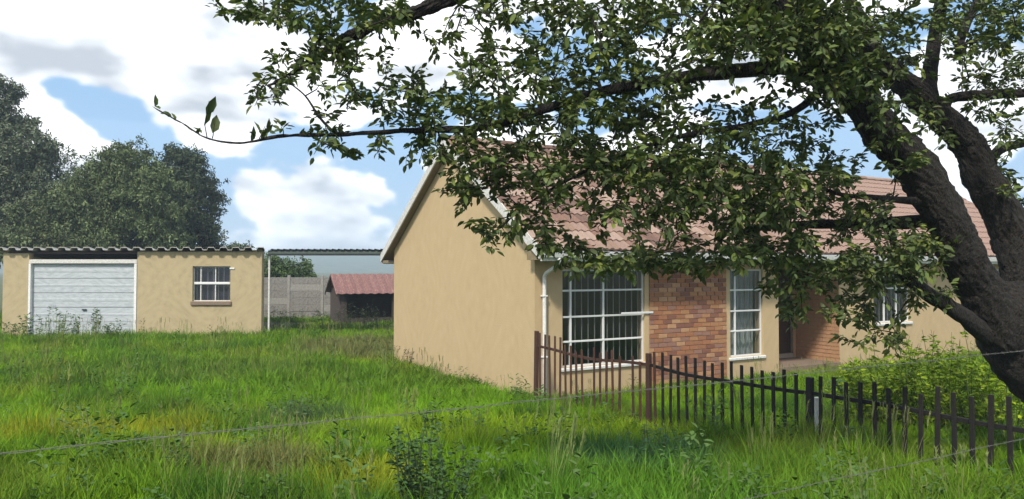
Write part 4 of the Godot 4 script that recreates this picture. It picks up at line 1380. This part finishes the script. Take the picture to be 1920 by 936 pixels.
	print("leaves ", xs.size(), " single ", singles.size(), " sprays ", targets.size())

# ------------------------------------------------------------------ everything
func _ready() -> void:
	rng.seed = 20240
	nz.seed = 3
	nz.frequency = 0.01
	nz2.seed = 8
	nz2.frequency = 0.01
	# camera
	var cam := Camera3D.new()
	cam.name = "camera"
	add_child(cam)
	cam.position = Vector3(0, EYE, 0)
	cam.rotation.x = PITCH
	cam.fov = rad_to_deg(2.0 * atan(468.0 / FOCAL))
	cam.near = 0.05
	cam.far = 4000.0
	cam.current = true
	# sky and exposure
	var env := Environment.new()
	env.background_mode = Environment.BG_SKY
	env.sky = make_sky()
	env.background_energy_multiplier = 1.0
	env.ambient_light_source = Environment.AMBIENT_SOURCE_SKY
	env.tonemap_mode = Environment.TONE_MAPPER_LINEAR
	env.tonemap_exposure = 1.85
	env.sdfgi_enabled = true
	env.ssao_enabled = true
	env.ssil_enabled = true
	env.fog_enabled = true
	env.fog_density = 0.0012
	env.fog_light_color = Color(0.80, 0.88, 0.95)
	var we := WorldEnvironment.new()
	we.name = "environment"
	we.environment = env
	add_child(we)
	# sun: high, over the left shoulder, softened by thin cloud
	var sun := DirectionalLight3D.new()
	sun.name = "sun"
	add_child(sun)
	sun.light_energy = 0.8
	sun.light_color = Color(1.0, 0.965, 0.91)
	sun.light_angular_distance = 6.0
	sun.shadow_enabled = true
	sun.look_at_from_position(Vector3(-3.4, 10.5, 9), Vector3.ZERO)
	make_materials()
	# setting
	make_ground()
	make_hills()
	make_house()
	make_garage()
	make_carport()
	make_hut()
	panel_wall("weathered grey concrete panel wall seen under the carport roof", -13.0, 33.5, -1.0, 33.5)
	make_palisade()
	make_wire_fence()
	make_big_tree()
	# trees behind the garage
	var dark := Color(0.034, 0.052, 0.028)
	far_tree("gum_tree", "tallest grey-green tree behind the garage, cut by the picture's edge", Vector3(-25.4, -0.2, -38.0), [[Vector3(-1.5, 10.0, 0), Vector3(2.3, 2.2, 2.0)], [Vector3(0.6, 8.0, 0), Vector3(2.2, 2.2, 2.0)], [Vector3(-2.2, 6.5, 0), Vector3(2.6, 2.5, 2.2)], [Vector3(1.6, 5.6, 0.3), Vector3(2.4, 2.0, 2.0)], [Vector3(-0.4, 4.0, 0.5), Vector3(3.2, 2.0, 2.0)]], 7600, 0.24, Color(0.125, 0.150, 0.090), 101, "trees behind the garage")
	far_tree("leafy_tree", "low rounded dark tree between the two taller ones behind the garage", spot(118, 560, 36.0) * Vector3(1, 0, 1) + Vector3(0, -0.2, 0), [[Vector3(-1.2, 4.4, 0), Vector3(1.9, 1.7, 1.8)], [Vector3(0.8, 4.9, 0), Vector3(1.8, 1.6, 1.7)], [Vector3(0, 3.2, 0.4), Vector3(2.8, 1.6, 2.0)]], 4200, 0.22, Color(0.112, 0.142, 0.064), 102, "trees behind the garage")
	far_tree("leafy_tree", "broad rounded green tree in the middle behind the garage door", spot(235, 560, 37.0) * Vector3(1, 0, 1) + Vector3(0, -0.2, 0), [[Vector3(0.0, 7.0, 0), Vector3(1.7, 1.5, 1.6)], [Vector3(-1.0, 5.6, 0.2), Vector3(1.9, 1.7, 1.8)], [Vector3(1.1, 5.6, 0.2), Vector3(1.9, 1.7, 1.8)], [Vector3(0.2, 3.8, 0.4), Vector3(3.0, 2.0, 2.2)]], 6800, 0.22, Color(0.125, 0.162, 0.068), 103, "trees behind the garage")
	far_tree("leafy_tree", "tall narrow dark tree behind the garage window", spot(352, 560, 41.0) * Vector3(1, 0, 1) + Vector3(0, -0.2, 0), [[Vector3(-0.3, 7.6, 0), Vector3(1.3, 1.5, 1.3)], [Vector3(0.3, 6.0, 0), Vector3(1.55, 1.7, 1.4)], [Vector3(0.2, 4.0, 0.2), Vector3(1.7, 2.0, 1.5)]], 4600, 0.22, Color(0.068, 0.092, 0.050), 104, "trees behind the garage")
	far_tree("bushy_tree", "small distant bushy tree just above the garage roof corner", spot(447, 560, 50.0) * Vector3(1, 0, 1) + Vector3(0, -0.2, 0), [[Vector3(0, 3.3, 0), Vector3(1.2, 0.9, 1.0)], [Vector3(0.1, 2.2, 0), Vector3(1.5, 1.2, 1.2)]], 500, 0.22, Color(0.075, 0.11, 0.045), 105)
	far_tree("bushy_tree", "bright green bush beyond the concrete wall under the carport", spot(522, 560, 38.0) * Vector3(1, 0, 1) + Vector3(0, -0.2, 0), [[Vector3(-0.5, 2.2, 0), Vector3(1.1, 0.8, 0.9)], [Vector3(0.7, 1.9, 0), Vector3(1.1, 0.8, 0.9)], [Vector3(0, 1.3, 0), Vector3(1.7, 0.9, 1.0)]], 900, 0.2, Color(0.08, 0.13, 0.04), 106)
	make_grass()
	# shrubs and weeds
	var bright := [Color(0.24, 0.34, 0.014), Color(0.31, 0.40, 0.018), Color(0.18, 0.28, 0.014)]
	var deep := [Color(0.045, 0.095, 0.026), Color(0.06, 0.12, 0.03), Color(0.05, 0.10, 0.04)]
	var mid := [Color(0.07, 0.13, 0.03), Color(0.09, 0.16, 0.03), Color(0.06, 0.11, 0.03)]
	var bx := [[1700, 9.9, 1.42, 0.9], [1800, 9.4, 1.55, 1.0], [1890, 9.0, 1.25, 0.95], [1640, 10.3, 1.1, 0.65]]
	var bl := ["bright green shrub in the middle of the hedge behind the fence", "largest bright green shrub below the leaning trunk", "bright green shrub at the picture's edge beneath the trunk", "lowest bright green shrub at the window end of the hedge"]
	for i in bx.size():
		var q = bx[i]
		var p := spot(q[0], 700, q[1])
		plant("garden_shrub", bl[i], "shrub", Vector3(p.x, ground_y(p.x, q[1]), p.z), q[2], q[3], 48, 2600, 0.075, bright, "hedge shrubs behind the fence", 0.5, 10 + i)
	var pp := spot(1600, 700, 12.5)
	plant("dark_shrub", "low dark leafy shrub in front of the porch", "shrub", Vector3(pp.x, ground_y(pp.x, 12.5), pp.z), 0.75, 0.45, 16, 420, 0.08, deep, "", 0.6, 20)
	plant("tall_weed", "dark green bushy weed standing in the near grass", "weed", Vector3(-0.56, ground_y(-0.56, 5.4), -5.4), 0.92, 0.42, 26, 1300, 0.05, deep, "", 0.55, 21)
	plant("tall_weed", "blue-green weed clump in the grass before the fence", "weed", Vector3(1.3, ground_y(1.3, 7.2), -7.2), 0.5, 0.45, 18, 420, 0.06, [Color(0.06, 0.12, 0.06), Color(0.08, 0.15, 0.08)], "", 0.3, 22)
	plant("tall_weed", "grey-green weed clump in the lawn facing the garage window", "weed", Vector3(-3.1, ground_y(-3.1, 10.6), -10.6), 0.55, 0.5, 18, 420, 0.06, [Color(0.07, 0.12, 0.05), Color(0.05, 0.09, 0.035)], "", 0.35, 23)
	plant("tall_weed", "small leafy weed low in the near grass below the dry patch", "weed", Vector3(-1.75, ground_y(-1.75, 5.6), -5.6), 0.5, 0.28, 10, 240, 0.05, mid, "", 0.5, 24)
	plant("tall_weed", "dark weed clump under the fence near its middle post", "weed", Vector3(3.35, ground_y(3.35, 7.4), -7.4), 0.55, 0.4, 12, 300, 0.05, deep, "", 0.3, 25)
	var gw := [[105, 1.25, 0.5, "leafy weed clump against the garage door's edge"], [60, 1.05, 0.45, "weed clump at the foot of the garage pillar"], [180, 1.3, 0.14, "single tall dark weed stalk before the garage door"], [215, 0.75, 0.45, "short weed clump before the garage door"], [145, 0.9, 0.45, "mid-height weed clump before the garage door"], [20, 0.7, 0.5, "weed clump beside the garage at the picture's edge"]]
	for i in gw.size():
		var q = gw[i]
		var p := spot(q[0], 600, 23.7)
		plant("door_weed", q[3], "weed", Vector3(p.x, ground_y(p.x, 23.7), p.z), q[1], q[2], 9, 230, 0.1, mid if i != 2 else deep, "weeds before the garage", 0.45, 30 + i)
	var ww := [[768, 0.62, 0.16, -0.28, "reddish weed growing against the gable wall"], [905, 0.3, 0.2, -0.2, "small green weed halfway along the gable wall"], [960, 0.26, 0.2, -0.2, "small green weed near the front of the gable wall"], [735, 0.7, 0.4, -0.45, "dry bushy weed at the rear corner of the gable wall"]]
	for i in ww.size():
		var q = ww[i]
		# along the gable wall
		var k: float = (q[0] - 960.0) / FOCAL
		var v: float = (k * 13.5 - 0.41 - q[3] * (0.866 - k * 0.5)) / (-0.5 - k * 0.866)
		var x: float = 0.41 - 0.5 * v + 0.866 * q[3]
		var d: float = 13.5 + 0.866 * v + 0.5 * q[3]
		plant("wall_weed", q[4], "weed", Vector3(x, ground_y(x, d), -d), q[1], q[2], 7, 110, 0.06, [Color(0.12, 0.06, 0.03), Color(0.08, 0.08, 0.03)] if i == 0 else ([Color(0.14, 0.14, 0.06), Color(0.10, 0.11, 0.04)] if i == 3 else mid), "weeds along the gable wall", 0.45, 40 + i)
	var hw := [[520, 1.0], [555, 0.85], [610, 1.0], [650, 1.2], [690, 1.25], [715, 1.0]]
	for i in hw.size():
		var p := spot(hw[i][0], 600, 27.6)
		plant("dry_weed", ["green weed clump at the garage end of the carport", "low green weed clump before the concrete wall", "weed clump beside the shed's gable", "tall pale seeding weed before the shed front", "tallest pale seeding weed before the shed front", "pale weed clump between shed and house"][i], "weed", Vector3(p.x, ground_y(p.x, 27.6), p.z), hw[i][1], 0.5, 14, 230, 0.1, mid if i < 3 else [Color(0.17, 0.165, 0.08), Color(0.12, 0.13, 0.05), Color(0.24, 0.22, 0.13)], "weeds under the carport", 0.3, 50 + i)
	var sp := spot(1531, 700, 8.35)
	var pst := thing("marker_stake", "short white stake standing behind the fence's thick post", "stake", Vector3(sp.x, ground_y(sp.x, 8.35), sp.z))
	bar("stake", Vector3(-0.025, -0.2, -0.02), Vector3(0.02, 0.60, 0.02), M.white, pst, 0.006)
	bar("stake_cap", Vector3(-0.027, 0.601, -0.025), Vector3(0.025, 0.62, 0.025), M.white, pst, 0.006)
